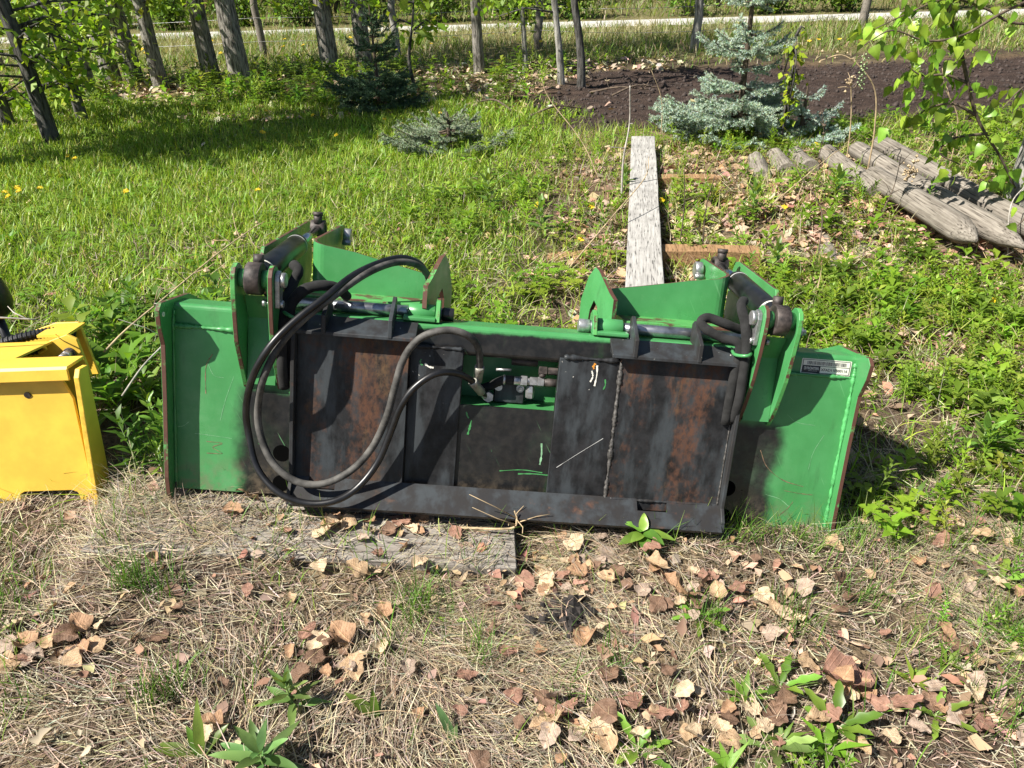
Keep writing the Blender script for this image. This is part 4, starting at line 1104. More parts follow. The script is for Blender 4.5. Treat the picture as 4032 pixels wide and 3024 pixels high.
# ---- lawn
LAWN = [(0.17, 0.29, 0.02), (0.225, 0.36, 0.028), (0.12, 0.22, 0.016), (0.29, 0.41, 0.045), (0.33, 0.36, 0.09)]
def lawn_d(x, y):
    return lawn_mask(x, y) * (0.45 + 0.75 * sm(0.25, 0.55, fbm(x, y, 0.5, 15))) * (1 - 0.35 * sm(4.5, 8, y)) * (np.abs(x) < 1.2 + 0.78 * y)
P = scatter(190000, -6.4, 0.9, 2.3, 8.7, lawn_d); n = len(P)
dist = P[:, 1]
V, T = blades(P, (0.035 + 0.05 * rng.random(n)) * (1 + 0.04 * dist), (0.0035 + 0.004 * rng.random(n)) * (0.75 + 0.09 * dist), rng.random(n) * 6.28, rad(12) + np.abs(rng.normal(0, 0.35, n)), rad(30) + rng.normal(0, 0.4, n), rng.normal(0, 0.3, n), 2, 0.0, None, 0.15)
c = palette(n, LAWN, 0.28)
c *= (0.82 + 0.4 * fbm(P[:, 0], P[:, 1], 0.9, 71))[:, None]
stuff('lawn_grass', V, T, c, M['grass'], 'bright green unmown lawn behind the bucket on the left', 'grass', 6)
# ---- rougher grass: middle strip, right side, bed edge
def rough_d(x, y):
    m = (1 - lawn_mask(x, y)) * (1 - bed_mask(x, y)) * (np.abs(x) < 1.3 + 0.78 * y)
    return m * (0.25 + 0.75 * sm(0.35, 0.65, fbm(x, y, 0.45, 19))) * keep(x, y) * (1 - 0.55 * np.exp(-(((x - 1.75) / 0.55) ** 2 + ((y - 4.3) / 0.8) ** 2)))
P = scatter(62000, -1.8, 6.2, 1.7, 7.0, rough_d); n = len(P); dist = P[:, 1]
V, T = blades(P, (0.05 + 0.10 * rng.random(n)), (0.0028 + 0.003 * rng.random(n)) * (0.75 + 0.09 * dist), rng.random(n) * 6.28, rad(10) + np.abs(rng.normal(0, 0.3, n)), rad(40) + rng.normal(0, 0.4, n), rng.normal(0, 0.3, n), 3, 0.0)
stuff('grass', V, T, palette(n, LAWN + [(0.4, 0.36, 0.2)], 0.3), M['grass'], 'rough mixed grass among the weeds behind and right of the bucket', 'grass', 8)
# ---- tree row undergrowth and verge up to the path
def verge_d(x, y):
    return (0.3 + 0.7 * sm(10.2, 10.8, y)) * (1 - bed_mask(x, y)) * (np.abs(x) < 1.5 + 0.78 * y) * (0.3 + 0.7 * sm(0.35, 0.6, fbm(x, y, 0.8, 23))) * (y < 15.0 - 0.098 * x)
P = scatter(120000, -13, 13, 7.9, 15.9, lambda x, y: verge_d(x, y) * (1 - lawn_mask(x, y))); n = len(P)
lf = 0.45 + 0.55 * sm(10.3, 11.5, P[:, 1])
V, T = blades(P, (0.08 + 0.16 * rng.random(n)) * lf, 0.008 + 0.008 * rng.random(n), rng.random(n) * 6.28, rad(14) + np.abs(rng.normal(0, 0.4, n)), rad(30) + rng.normal(0, 0.4, n), rng.normal(0, 0.3, n), 2, 0.0)
c = palette(n, [(0.13, 0.22, 0.03), (0.18, 0.27, 0.04), (0.10, 0.17, 0.025), (0.30, 0.29, 0.14), (0.36, 0.31, 0.19)], 0.3)
dry = (sm(0.45, 0.65, fbm(P[:, 0], P[:, 1], 1.1, 29)) * sm(12.2, 13.4, P[:, 1]))[:, None]
c = c + (np.array([[0.40, 0.35, 0.22]]) - c) * dry * 0.6
stuff('verge_grass', V, T, c, M['grass'], 'half dry verge grass between the tree row and the pale path', 'grass', 6)
P = scatter(26000, -26, 26, 16.0, 24, lambda x, y: 0.8 * (y > 16.4 - 0.098 * x) * (np.abs(x) < 3 + 0.85 * y)); n = len(P)
V, T = blades(P, 0.12 + 0.22 * rng.random(n), 0.014 + 0.014 * rng.random(n), rng.random(n) * 6.28, rad(14) + np.abs(rng.normal(0, 0.4, n)), rad(30) + rng.normal(0, 0.4, n), rng.normal(0, 0.3, n), 2, 0.0)
stuff('far_grass', V, T, palette(n, [(0.12, 0.2, 0.03), (0.17, 0.25, 0.04), (0.25, 0.25, 0.12)], 0.3), M['grass'], 'long grass under the bushes beyond the path', 'grass', 6)

# ================================================================ LEAFY WEEDS (ground cover)
def leaf_vf(base, az, el, L, W, droop=0.4, fold=0.25):
    """pointed leaf of 6 points / 4 triangles"""
    b = np.array(base, float)
    d0 = np.array([math.cos(az) * math.cos(el), math.sin(az) * math.cos(el), math.sin(el)])
    el2 = el - droop
    d1 = np.array([math.cos(az) * math.cos(el2), math.sin(az) * math.cos(el2), math.sin(el2)])
    side = np.array([-math.sin(az), math.cos(az), 0])
    up_ = np.cross(d0, side) * -1
    m = b + d0 * L * 0.45; tip = m + d1 * L * 0.55
    l = m + side * W / 2 - up_ * 0 + np.array([0, 0, fold * W * 0.5]); r = m - side * W / 2 + np.array([0, 0, fold * W * 0.5])
    return np.array([b, l, m, r, tip]), np.array([(0, 2, 1), (0, 3, 2), (1, 2, 4), (2, 3, 4)])

def combine(parts):
    V = []; F = []; n = 0
    for v, f in parts:
        V.append(v); F.append(f + n); n += len(v)
    return np.concatenate(V), np.concatenate(F)

def stalk_vf(p0, p1, w):
    p0 = np.array(p0, float); p1 = np.array(p1, float)
    return np.array([p0 + [w, 0, 0], p0 - [w * .5, w * .8, 0], p0 - [w * .5, -w * .8, 0], p1]), np.array([(0, 1, 3), (1, 2, 3), (2, 0, 3)])

def weed_proto(kind, r):
    ps = []
    if kind == 'rosette':
        for i in range(9):
            ps.append(leaf_vf((0, 0, 0), i * 0.7 + r.random() * 0.5, 0.35 + 0.8 * r.random(), 0.09 + 0.07 * r.random(), 0.022 + 0.012 * r.random(), 0.6))
    elif kind == 'whorl':
        h = 0.12 + 0.08 * r.random(); ps.append(stalk_vf((0, 0, 0), (0.01, 0, h), 0.0025))
        for i in range(22):
            t = 0.15 + 0.85 * i / 22
            ps.append(leaf_vf((0.01 * t, 0, h * t), i * 2.4, 0.5 + 0.5 * t, 0.055 * (1.1 - 0.5 * t), 0.012, 0.4))
    elif kind == 'trefoil':
        for i in range(7):
            a = i * 0.9 + r.random(); q = 0.03 + 0.04 * r.random(); z = 0.04 + 0.06 * r.random()
            p = (q * math.cos(a), q * math.sin(a), z); ps.append(stalk_vf((0, 0, 0), p, 0.0015))
            for k in range(3):
                ps.append(leaf_vf(p, a + (k - 1) * 1.9, 0.25, 0.034, 0.028, 0.35))
    else:
        h = 0.08 + 0.07 * r.random(); ps.append(stalk_vf((0, 0, 0), (0, 0, h), 0.003))
        for i in range(8):
            t = 0.3 + 0.7 * i / 8
            ps.append(leaf_vf((0, 0, h * t), i * 1.7, 0.4 + 0.5 * t, 0.085 * (1.1 - 0.3 * t), 0.036, 0.6))
    return combine(ps)

def weeds(name, P, kinds, size, cols, label, cat, seed):
    r = np.random.default_rng(seed)
    protos = [weed_proto(k, r) for k in kinds for _ in range(3)]
    w = r.integers(0, len(protos), len(P)); VV = []; TT = []; CC = []; off = 0
    for k, (v, f) in enumerate(protos):
        q = P[w == k]; n = len(q)
        if not n: continue
        a = r.random(n) * 6.28; s = size * (0.55 + 0.9 * r.random(n)); cs, sn = np.cos(a)[:, None], np.sin(a)[:, None]
        tx, ty = r.normal(0, 0.15, (2, n, 1))
        X = (v[None, :, 0] * cs - v[None, :, 1] * sn + v[None, :, 2] * tx) * s[:, None] + q[:, :1]
        Y = (v[None, :, 0] * sn + v[None, :, 1] * cs + v[None, :, 2] * ty) * s[:, None] + q[:, 1:2]
        Z_ = v[None, :, 2] * s[:, None] + ground_h(q[:, 0], q[:, 1])[:, None]
        VV.append(np.stack([X, Y, Z_], 2).reshape(-1, 3)); TT.append((f[None] + (np.arange(n) * len(v))[:, None, None]).reshape(-1, 3) + off); off += n * len(v)
        c = np.repeat(palette(n, cols, 0.25, r), len(v), 0) * (0.9 + 0.2 * r.random((n * len(v), 1)))
        CC.append(c)
    me = np_mesh(name, np.concatenate(VV), np.concatenate(TT), np.concatenate(CC), [M['foliage']])
    return tag(link(name, me), label, cat, kind='stuff')
WG = [(0.16, 0.27, 0.025), (0.21, 0.33, 0.03), (0.12, 0.20, 0.022), (0.26, 0.36, 0.05)]
def right_d(x, y):
    return sm(0.85, 1.15, x) * sm(1.35, 1.9, y + 0.25 * (x - 1.2)) * (1 - sm(3.1, 3.6, y)) * (0.12 + 0.95 * sm(0.40, 0.62, fbm(x, y, 0.4, 33))) * keep(x, y)
P = scatter(3600, 0.8, 3.4, 1.3, 3.7, right_d)
weeds('weeds', P, ['rosette', 'whorl', 'whorl', 'trefoil', 'broad'], 0.62, WG, 'thick bright weeds and clover right of the bucket', 'weeds', 1)
def mid_d(x, y):
    return (sm(-0.9, -0.1, x) * (1 - sm(2.2, 2.6, x)) * sm(2.2, 2.5, y) * (1 - sm(6.2, 6.7, y)) * (0.12 + 0.9 * sm(0.42, 0.66, fbm(x, y, 0.5, 37)))) * keep(x, y) * (1 - 0.6 * np.exp(-(((x - 1.75) / 0.55) ** 2 + ((y - 4.3) / 0.8) ** 2)))
P = scatter(2600, -1.0, 3.0, 2.2, 6.7, mid_d)
weeds('weeds', P, ['whorl', 'broad', 'trefoil', 'trefoil', 'whorl'], 0.75, WG, 'mixed leafy weeds around the grey board behind the bucket', 'weeds', 2)
P = scatter(1500, 1.2, 5.5, 4.4, 6.6, lambda x, y: (0.2 + 0.8 * sm(0.4, 0.6, fbm(x, y, 0.5, 39))) * keep(x, y) * sm(1.9, 2.6, x + 0.5 * (y - 5)))
weeds('weeds', P, ['rosette', 'broad', 'trefoil'], 0.7, WG, 'green weeds behind the lying posts below the blue spruce', 'weeds', 3)
P = scatter(2000, -7, 1.6, 7.8, 10.6, lambda x, y: (0.15 + 0.85 * sm(0.45, 0.65, fbm(x, y, 0.6, 43))) * (1 - bed_mask(x, y)))
weeds('undergrowth', P, ['broad', 'trefoil', 'trefoil', 'whorl'], 1.15, WG, 'leafy undergrowth at the foot of the tree row', 'undergrowth', 4)
P = scatter(500, -3.4, -0.2, 2.6, 7.5, lambda x, y: lawn_mask(x, y))
weeds('weeds', P, ['rosette', 'trefoil'], 0.55, [(0.15, 0.28, 0.03), (0.2, 0.33, 0.04)], 'dandelion leaves and clover spread through the lawn', 'weeds', 5)
P = scatter(260, -1.7, -0.92, 1.75, 3.0, lambda x, y: 0.6 * keep(x, y))
weeds('weeds', P, ['whorl', 'rosette', 'broad'], 1.0, [(0.10, 0.2, 0.025), (0.15, 0.27, 0.03)], 'shoots and weeds in the gap between the yellow attachment and the bucket', 'weeds', 6)
P = scatter(240, 0.2, 1.4, 0.75, 1.5, lambda x, y: sm(0.5, 0.75, fbm(x, y, 0.25, 45)) * sm(0.0, 0.5, x - 1.2 * (y - 0.9)))
weeds('weeds', P, ['rosette', 'rosette', 'whorl'], 0.42, [(0.15, 0.28, 0.03), (0.2, 0.33, 0.045)], 'small weeds among the dead leaves at the lower right', 'weeds', 7)
# ================================================================ SINGLE FOREGROUND PLANTS
def leaf_grid(L, W, shape, droop, fold, nseg=6, wav=0.0, r=None, lobes=0.0, cup=0.0):
    """smooth leaf along +Y from the origin with a folded midrib; shape(t) = relative width"""
    V = []; z = 0.0; y = 0.0; an = 0.0
    ph = (r.random() * 6.28) if r is not None else 0.0
    for i in range(nseg + 1):
        t = i / nseg
        w = W * 0.5 * max(shape(t), 0.0)
        if lobes: w *= 1 - lobes * (i % 2)
        wz = wav * math.sin(9 * t + ph)
        V += [(-w, y - cup * w, z + fold * w + wz), (0, y, z), (w, y - cup * w, z + fold * w - wz)]
        an -= droop / nseg
        y += L / nseg * math.cos(an); z += L / nseg * math.sin(an)
    F = []
    for i in range(nseg):
        b = 3 * i
        F += [(b, b + 1, b + 4, b + 3), (b + 1, b + 2, b + 5, b + 4)]
    return np.array(V), np.array(F)
lance = lambda t: math.sin(math.pi * min(1, t ** 0.75)) ** 0.8
ovate = lambda t: (math.sin(math.pi * t ** 0.62)) ** 0.75
spoon = lambda t: (0.25 + 0.9 * math.sin(math.pi * t ** 1.5)) if t < 0.999 else 0.05
def colored(V, base, tip, r):
    c = np.array(base)[None] + (np.array(tip) - np.array(base))[None] * np.linspace(0, 1, len(V))[:, None]
    return np.clip(c * (1 + 0.08 * r.standard_normal((len(V), 1))), 0.004, 1)

def plant(name, x, y, leaves, label, cat, seed, col=((0.10, 0.19, 0.03), (0.15, 0.27, 0.04)), stem_h=0.0, group=None, lean=(0, 0)):
    """leaves: list of (height, azimuth, elevation, length, width, shape, droop, lobes)"""
    r = np.random.default_rng(seed)
    root = empty(name, (x, y, gh(x, y)), label, cat, group)
    if stem_h:
        mb = MB(); mb.tube([(lean[0] * t, lean[1] * t, stem_h * t - 0.01) for t in (0, 0.4, 0.75, 1)], [0.004, 0.0036, 0.003, 0.002], 6)
        mb.build('stem', M['stem'], root)
    for (h, az, el, L, W, sh, dr, lb) in leaves:
        V, F = leaf_grid(L, W, sh, dr, 0.35, 7, 0.0015, r, lb)
        me = np_mesh('leaf', V, F, colored(V, col[0], col[1], r), [M['leaf']], True)
        o = link('leaf', me, root)
        t = h / stem_h if stem_h else 0
        o.matrix_local = Matrix.Translation((lean[0] * t, lean[1] * t, h)) @ Matrix.Rotation(az - math.pi / 2, 4, 'Z') @ Matrix.Rotation(el, 4, 'X')
    return root
M['stem'] = plain('green stem', (0.16, 0.24, 0.07), 0.5, 0, 0.2, 30)
rp = random.Random(5)
def whorled(n, h, L, W, sh, dr=0.5, top=1.0):
    out = []
    for i in range(n):
        t = 0.3 + 0.7 * i / (n - 1)
        out.append((h * t, i * 2.399 + rp.uniform(-.3, .3), rad(10 + 62 * t ** 2) * top, L * (1.15 - 0.5 * t) * rp.uniform(.85, 1.1), W * (1.1 - 0.4 * t), sh, dr * (1.2 - t), 0))
    return out
plant('leafy_plant', -0.46, 1.03, whorled(14, 0.085, 0.075, 0.019, lance), 'single green plant with narrow pointed leaves standing in the straw', 'plant', 1, ((0.11, 0.19, 0.05), (0.17, 0.27, 0.07)), 0.085, lean=(-0.015, 0.01))
plant('leaf_sprout', -0.30, 1.02, [(0, rad(150), rad(35), 0.085, 0.024, lance, 0.3, 0), (0, rad(100), rad(75), 0.07, 0.018, lance, 0.1, 0), (0, rad(60), rad(60), 0.045, 0.012, lance, 0.2, 0)], 'two-leaved sprout just right of the narrow-leaved plant', 'plant', 2)
plant('leafy_plant', -0.62, 0.93, [(0, rad(170), rad(20), 0.10, 0.026, spoon, 0.3, 0.12), (0, rad(95), rad(70), 0.12, 0.022, lance, 0.3, 0.1), (0, rad(40), rad(45), 0.08, 0.02, lance, 0.3, 0), (0, rad(130), rad(50), 0.07, 0.02, lance, 0.3, 0)], 'low plant with toothed leaves at the bottom edge, left one', 'plant', 3)
plant('leafy_plant', -0.49, 0.90, whorled(12, 0.06, 0.105, 0.027, lance, 0.5, 0.8), 'broad clump of long pointed leaves at the bottom edge left of centre', 'plant', 4, ((0.10, 0.2, 0.06), (0.15, 0.28, 0.08)), 0.06)
plant('leafy_plant', 0.33, 1.545, [(0.03, rad(200), rad(10), 0.075, 0.036, ovate, 0.5, 0), (0.035, rad(-10), rad(8), 0.085, 0.036, ovate, 0.5, 0), (0.03, rad(-90), rad(0), 0.06, 0.034, ovate, 0.5, 0), (0.035, rad(-140), rad(15), 0.05, 0.03, ovate, 0.5, 0), (0.04, rad(-40), rad(15), 0.065, 0.034, ovate, 0.7, 0), (0.045, rad(80), rad(50), 0.05, 0.026, ovate, 0.4, 0), (0.045, rad(160), rad(30), 0.055, 0.03, ovate, 0.4, 0)], 'bright broad-leaved plant growing out from under the lower lip of the bucket', 'plant', 5, ((0.15, 0.30, 0.04), (0.2, 0.36, 0.06)), 0.045)
plant('leaf_sprout', -0.14, 0.97, [(0, rad(125), rad(55), 0.085, 0.020, lance, 0.4, 0), (0, rad(70), rad(70), 0.04, 0.014, lance, 0.3, 0)], 'single long folded leaf standing left of the lower middle', 'plant', 6, ((0.12, 0.22, 0.07), (0.16, 0.27, 0.1)))
def dandelion(x, y, s, n, label, seed, col=((0.13, 0.25, 0.03), (0.2, 0.35, 0.05))):
    q = random.Random(seed)
    return plant('dandelion_plant', x, y, [(0, i * 6.283 / n + q.uniform(-.3, .3), rad(q.uniform(15, 60)), s * q.uniform(.7, 1.15), s * 0.24, spoon, 0.5, 0.38) for i in range(n)], label, 'plant', seed, col)
dandelion(0.555, 1.10, 0.085, 6, 'toothed dandelion rosette above the big brown leaf at lower right', 11)
dandelion(0.64, 1.00, 0.10, 9, 'largest dandelion rosette among dead leaves near the lower right', 12)
dandelion(0.49, 0.955, 0.095, 8, 'dandelion rosette left of the largest one at the bottom edge', 13, ((0.16, 0.27, 0.07), (0.22, 0.36, 0.1)))
dandelion(0.43, 1.30, 0.075, 7, 'dandelion rosette growing through the leaf pile below the bucket', 14)
dandelion(0.22, 0.945, 0.075, 7, 'small dandelion rosette at the bottom edge right of centre', 15)
dandelion(-0.16, 1.27, 0.05, 4, 'tiny bright sprout in the straw below the end of the grey board', 16, ((0.16, 0.33, 0.04), (0.22, 0.4, 0.05)))
dandelion(0.86, 1.03, 0.07, 6, 'dandelion rosette half under brown leaves at the lower right', 17)
dandelion(1.22, 1.42, 0.09, 6, 'dandelion rosette beside a crumpled brown leaf at the right edge', 18)
for i, (x, y, h, s) in enumerate(((-1.02, 1.86, 0.12, 1.0), (-1.1, 2.0, 0.15, 1.1), (-0.96, 1.72, 0.10, 0.9), (-1.06, 2.35, 0.13, 1.2))):
    lab = ['leafy shoot against the left end plate of the bucket', 'leafy shoot in the gap behind the yellow attachment', 'fine-leaved shoot at the bottom left corner of the bucket', 'leafy shoot farther back in the gap by the dead branch'][i]
    plant('leafy_shoot', x, y, whorled(16, h, 0.06 * s, 0.013 * s, lance), lab, 'plant', 20 + i, ((0.11, 0.21, 0.03), (0.17, 0.3, 0.04)), h)
for i, (x, y, h, s, lab) in enumerate(((1.62, 1.83, 0.10, 1.5, 'grey-green leafy plant in the weeds near the right edge'), (1.45, 1.95, 0.12, 1.2, 'dark leafy plant left of the grey-green one right of the bucket'), (1.9, 4.35, 0.16, 1.6, 'broad-leaved plant standing in front of the lying posts'), (0.72, 4.6, 0.18, 1.2, 'leafy stalk left of the grey board'), (1.35, 4.1, 0.2, 1.4, 'tall broad-leaved plant between grey board and leaf mound'), (0.18, 3.9, 0.2, 1.4, 'tall leafy plant behind the middle of the bucket'), (-0.1, 4.4, 0.22, 1.3, 'tall narrow-leaved plant at the lawn edge'), (1.28, 3.45, 0.14, 1.3, 'leafy plant by the near brown timber'))):
    plant('leafy_plant', x, y, whorled(13, h, 0.08 * s, 0.026 * s, ovate if i not in (6,) else lance), lab, 'plant', 30 + i, ((0.12, 0.22, 0.04), (0.19, 0.32, 0.05)) if i else ((0.12, 0.2, 0.09), (0.17, 0.26, 0.11)), h)

# ================================================================ DEAD LEAVES
def dead_mesh(seed):
    r = np.random.default_rng(seed); L = 1.0; W = 0.62 + 0.32 * r.random(); ns, nw = 9, 4
    V = []; curl = r.uniform(-0.3, 0.9); bend = r.uniform(-0.5, 0.5); ph = r.random(4) * 6.28
    for i in range(ns + 1):
        t = i / ns; w = W * 0.5 * (0.03 + (math.sin(math.pi * t ** 0.7) ** 0.7) * (1 - 0.25 * t) if 0 < t < 1 else 0.03) * (1 + 0.13 * math.sin(13 * t + ph[3]))
        for j in range(nw + 1):
            u = (j / nw) * 2 - 1
            x = w * u; y = L * (t - 0.5)
            z = curl * 0.35 * (u * w) ** 2 / (0.15 * W) + bend * 0.35 * (t - 0.5) ** 2 + 0.045 * math.sin(7 * t + ph[0] + 2 * u) + 0.035 * math.sin(11 * u * w + ph[1]) + 0.045 * r.standard_normal() * (0.4 + abs(u)) - 0.03 * (abs(u) < 0.01)
            V.append((x, y, z))
    F = [(i * (nw + 1) + j, i * (nw + 1) + j + 1, (i + 1) * (nw + 1) + j + 1, (i + 1) * (nw + 1) + j) for i in range(ns) for j in range(nw)]
    V = np.array(V); V[:, 2] *= 0.8
    ym = -0.5
    pet = np.array([(0.012, ym + 0.01, V[2, 2]), (-0.012, ym + 0.01, V[2, 2]), (0.03, ym - 0.28, V[2, 2] + 0.05), (0.045, ym - 0.27, V[2, 2] + 0.05)])
    F.append((len(V), len(V) + 1, len(V) + 2, len(V) + 3)); V = np.concatenate([V, pet]); V[:, 2] -= V[:, 2].min()
    base = np.array([(0.44, 0.31, 0.19), (0.38, 0.235, 0.14), (0.55, 0.43, 0.29), (0.29, 0.165, 0.12), (0.40, 0.31, 0.245), (0.20, 0.125, 0.085)][seed % 6])
    c = base[None] * (0.85 + 0.3 * r.random((len(V), 1)))
    c *= np.where(np.arange(len(V)) % (nw + 1) == 2, 1.18, 1.0)[:, None]
    return np_mesh('dead_leaf', V, np.array(F), np.clip(c, 0, 1), [M['deadleaf']], True)
DM = [dead_mesh(i) for i in range(18)]
DCOL = ['brown', 'rusty brown', 'pale tan', 'dark red-brown', 'grey-brown', 'dark brown']
LP = [(-1.02, 1.18), (-1.08, 1.19), (-0.95, 1.14), (-1.09, 1.13), (-0.8, 1.2), (-0.73, 1.57), (-0.71, 1.62), (-0.38, 1.53), (-0.3, 1.57), (-0.46, 1.54), (-0.24, 1.42), (-0.39, 1.39), (-0.4, 1.21), (-0.45, 1.19), (-0.36, 1.13), (-0.47, 1.11), (-0.62, 0.99), (-0.12, 1.11), (0.01, 1.4), (0.07, 1.39), (0.15, 1.52), (0.23, 1.49), (0.14, 1.34), (0.14, 1.22), (0.3, 1.36), (0.37, 1.39), (0.39, 1.33), (0.35, 1.44), (0.48, 1.36), (0.53, 1.37), (0.84, 1.54), (0.8, 1.41), (0.98, 1.23), (0.99, 1.21), (0.63, 1.15), (0.69, 1.1), (0.72, 1.09), (0.34, 1.07), (0.05, 1.01), (0.09, 1.03), (0.07, 1.0), (0.16, 0.98), (0.17, 1.01), (-0.09, 0.92), (0.4, 0.99), (0.47, 1.04), (0.52, 1.02), (0.8, 1.04), (0.86, 1.06), (0.89, 1.02), (0.94, 1.0), (1.02, 1.04), (1.12, 1.37), (1.2, 1.4), (1.25, 1.57), (1.19, 1.59), (1.39, 1.67), (1.03, 1.47)]
rl = random.Random(9)
spots = [(x, y, rl.uniform(0.048, 0.072)) for x, y in LP]
spots += [(0.70, 1.105, 0.115)]
for cx, cy, sx, sy, k in ((-1.03, 1.16, .09, .05, 14), (-0.41, 1.17, .06, .05, 12), (-0.32, 1.55, .14, .035, 16), (0.08, 1.44, .05, .05, 12), (0.17, 1.40, .1, .06, 10), (0.44, 1.36, .09, .05, 18), (0.50, 1.0, .16, .05, 26), (0.88, 1.03, .13, .04, 22), (0.12, 1.01, .08, .04, 10), (1.2, 1.5, .1, .1, 14), (0.25, 1.2, .5, .2, 20), (-0.6, 1.2, .4, .2, 12), (0.9, 1.3, .2, .1, 12)):
    spots += [(rl.gauss(cx, sx), rl.gauss(cy, sy), rl.uniform(0.026, 0.056)) for _ in range(k)]
def leaf_label(x, y):
    if y > 1.5 and x < 0.2: return 'on the boards below the hose loop', 'dead leaves on the boards'
    if x < -0.75: return 'in the straw at the lower left', 'dead leaves at the lower left'
    if x < -0.2: return 'in the straw below the boards', 'dead leaves left of the middle'
    if y > 1.25 and x < 0.6: return 'in the pile below the coupler', 'dead leaves below the coupler'
    if y <= 1.25 and x < 0.3: return 'near the bottom middle of the view', 'dead leaves at the bottom middle'
    if y <= 1.25: return 'in the litter at the lower right', 'dead leaves at the lower right'
    return 'in grass below the right bucket end', 'dead leaves at the right'
def board_top(x, y):
    if 1.415 < y < 1.60 and -1.05 < x < -0.01: return 0.022 - 0.1178 * x + 0.004
    if 1.61 < y < 1.78 and -0.98 < x < -0.02: return 0.022 - 0.1178 * x + 0.004
    return -9
for i, (x, y, s) in enumerate(spots):
    if not (-1.6 < x < 1.7 and 0.8 < y < 1.66): continue
    kk = rl.randrange(18); o = link('dead_leaf', DM[kk])
    lean_ = rl.gauss(0, 0.22), rl.gauss(0, 0.22)
    if rl.random() < 0.06: lean_ = (rl.choice((-1, 1)) * rl.uniform(0.7, 1.2), lean_[1])
    o.rotation_euler = (lean_[0], lean_[1], rl.uniform(0, 6.28)); o.scale = (s, s, s)
    o.location = (x, y, max(gh(x, y) + 0.012 + 0.25 * s * abs(lean_[0]) + rl.uniform(0, 0.012), board_top(x, y) + 0.004))
    la, gr = leaf_label(x, y); ups = abs(lean_[0]) > 0.6
    tag(o, ('large ' if s > 0.056 else 'small ' if s < 0.038 else 'middle-sized ') + DCOL[kk % 6] + ' dead leaf ' + ('standing on edge ' if ups else '') + la, 'leaf', gr)
# the leaf litter nobody could count
def litter(P, smin, smax, label, seed, cols=((0.40, 0.27, 0.17), (0.32, 0.19, 0.12), (0.48, 0.36, 0.24), (0.22, 0.13, 0.09), (0.36, 0.27, 0.2))):
    r = np.random.default_rng(seed); n = len(P)
    V0 = np.array([(0, -0.5, 0), (0.27, -0.12, 0.1), (0.24, 0.2, 0.08), (0, 0.5, 0), (-0.24, 0.2, 0.1), (-0.27, -0.12, 0.08), (0, 0.03, -0.04)])
    F0 = np.array([(6, 0, 1), (6, 1, 2), (6, 2, 3), (6, 3, 4), (6, 4, 5), (6, 5, 0)])
    VV = V0[None] + r.normal(0, 0.07, (n, 7, 3)); s = smin + (smax - smin) * r.random(n) ** 1.5
    a = r.random(n) * 6.28; tx, ty = r.normal(0, 0.35, (2, n, 1)); cs, sn = np.cos(a)[:, None], np.sin(a)[:, None]
    Z_ = VV[..., 2] + VV[..., 0] * tx + VV[..., 1] * ty
    X = (VV[..., 0] * cs - VV[..., 1] * sn) * s[:, None] + P[:, :1]; Y = (VV[..., 0] * sn + VV[..., 1] * cs) * s[:, None] + P[:, 1:2]
    Z_ = Z_ * s[:, None] + (ground_h(P[:, 0], P[:, 1]) + 0.01 + 0.014 * r.random(n))[:, None]
    T = (F0[None] + (np.arange(n) * 7)[:, None, None]).reshape(-1, 3)
    me = np_mesh('leaf_litter', np.stack([X, Y, Z_], 2).reshape(-1, 3), T, np.repeat(palette(n, cols, 0.3, r), 7, 0), [M['litter']])
    tag(link('leaf_litter', me), label, 'leaf litter', kind='stuff')
P = scatter(9000, 0.3, 3.2, 2.5, 5.9, lambda x, y: (0.15 + 1.0 * np.exp(-(((x - 1.7) / 0.6) ** 2 + ((y - 4.2) / 0.9) ** 2)) + 0.4 * sm(0.5, 0.65, fbm(x, y, 0.4, 67))) * ~seg_mask(x, y, 0.55, 2.8, 1.01, 5.72, 0.10))
litter(P, 0.03, 0.085, 'reddish brown leaf litter heaped between the grey board and the lying posts', 1)
P = scatter(2600, -1.6, 1.8, 0.75, 1.7, lambda x, y: 0.12 + sm(0.5, 0.68, fbm(x, y, 0.3, 69)))
litter(P, 0.012, 0.045, 'small broken dead leaves scattered in the foreground straw', 2)
P = scatter(2200, -2.4, 3.2, 1.7, 4.2, lambda x, y: (0.12 + 0.8 * sm(0.5, 0.66, fbm(x, y, 0.35, 73))) * keep(x, y))
litter(P, 0.025, 0.07, 'dead leaves among the weeds around the bucket', 3)
P = scatter(1500, -5, 0.4, 2.8, 8, lambda x, y: 0.25 * lawn_mask(x, y) + 0.2 * sm(0.6, 0.7, fbm(x, y, 0.5, 75)))
litter(P, 0.02, 0.05, 'pale dead leaves sprinkled in the lawn', 4, ((0.5, 0.42, 0.3), (0.42, 0.32, 0.22), (0.55, 0.48, 0.38)))
P = scatter(7500, -7.5, 2.2, 7.4, 10.6, lambda x, y: (0.3 + 0.7 * sm(0.42, 0.6, fbm(x, y, 0.7, 79))) * (1 - 0.97 * bed_mask(x, y)))
litter(P, 0.04, 0.11, 'dry leaves and twigs under the tree row', 5, ((0.50, 0.40, 0.28), (0.40, 0.29, 0.2), (0.30, 0.21, 0.15), (0.58, 0.49, 0.36)))
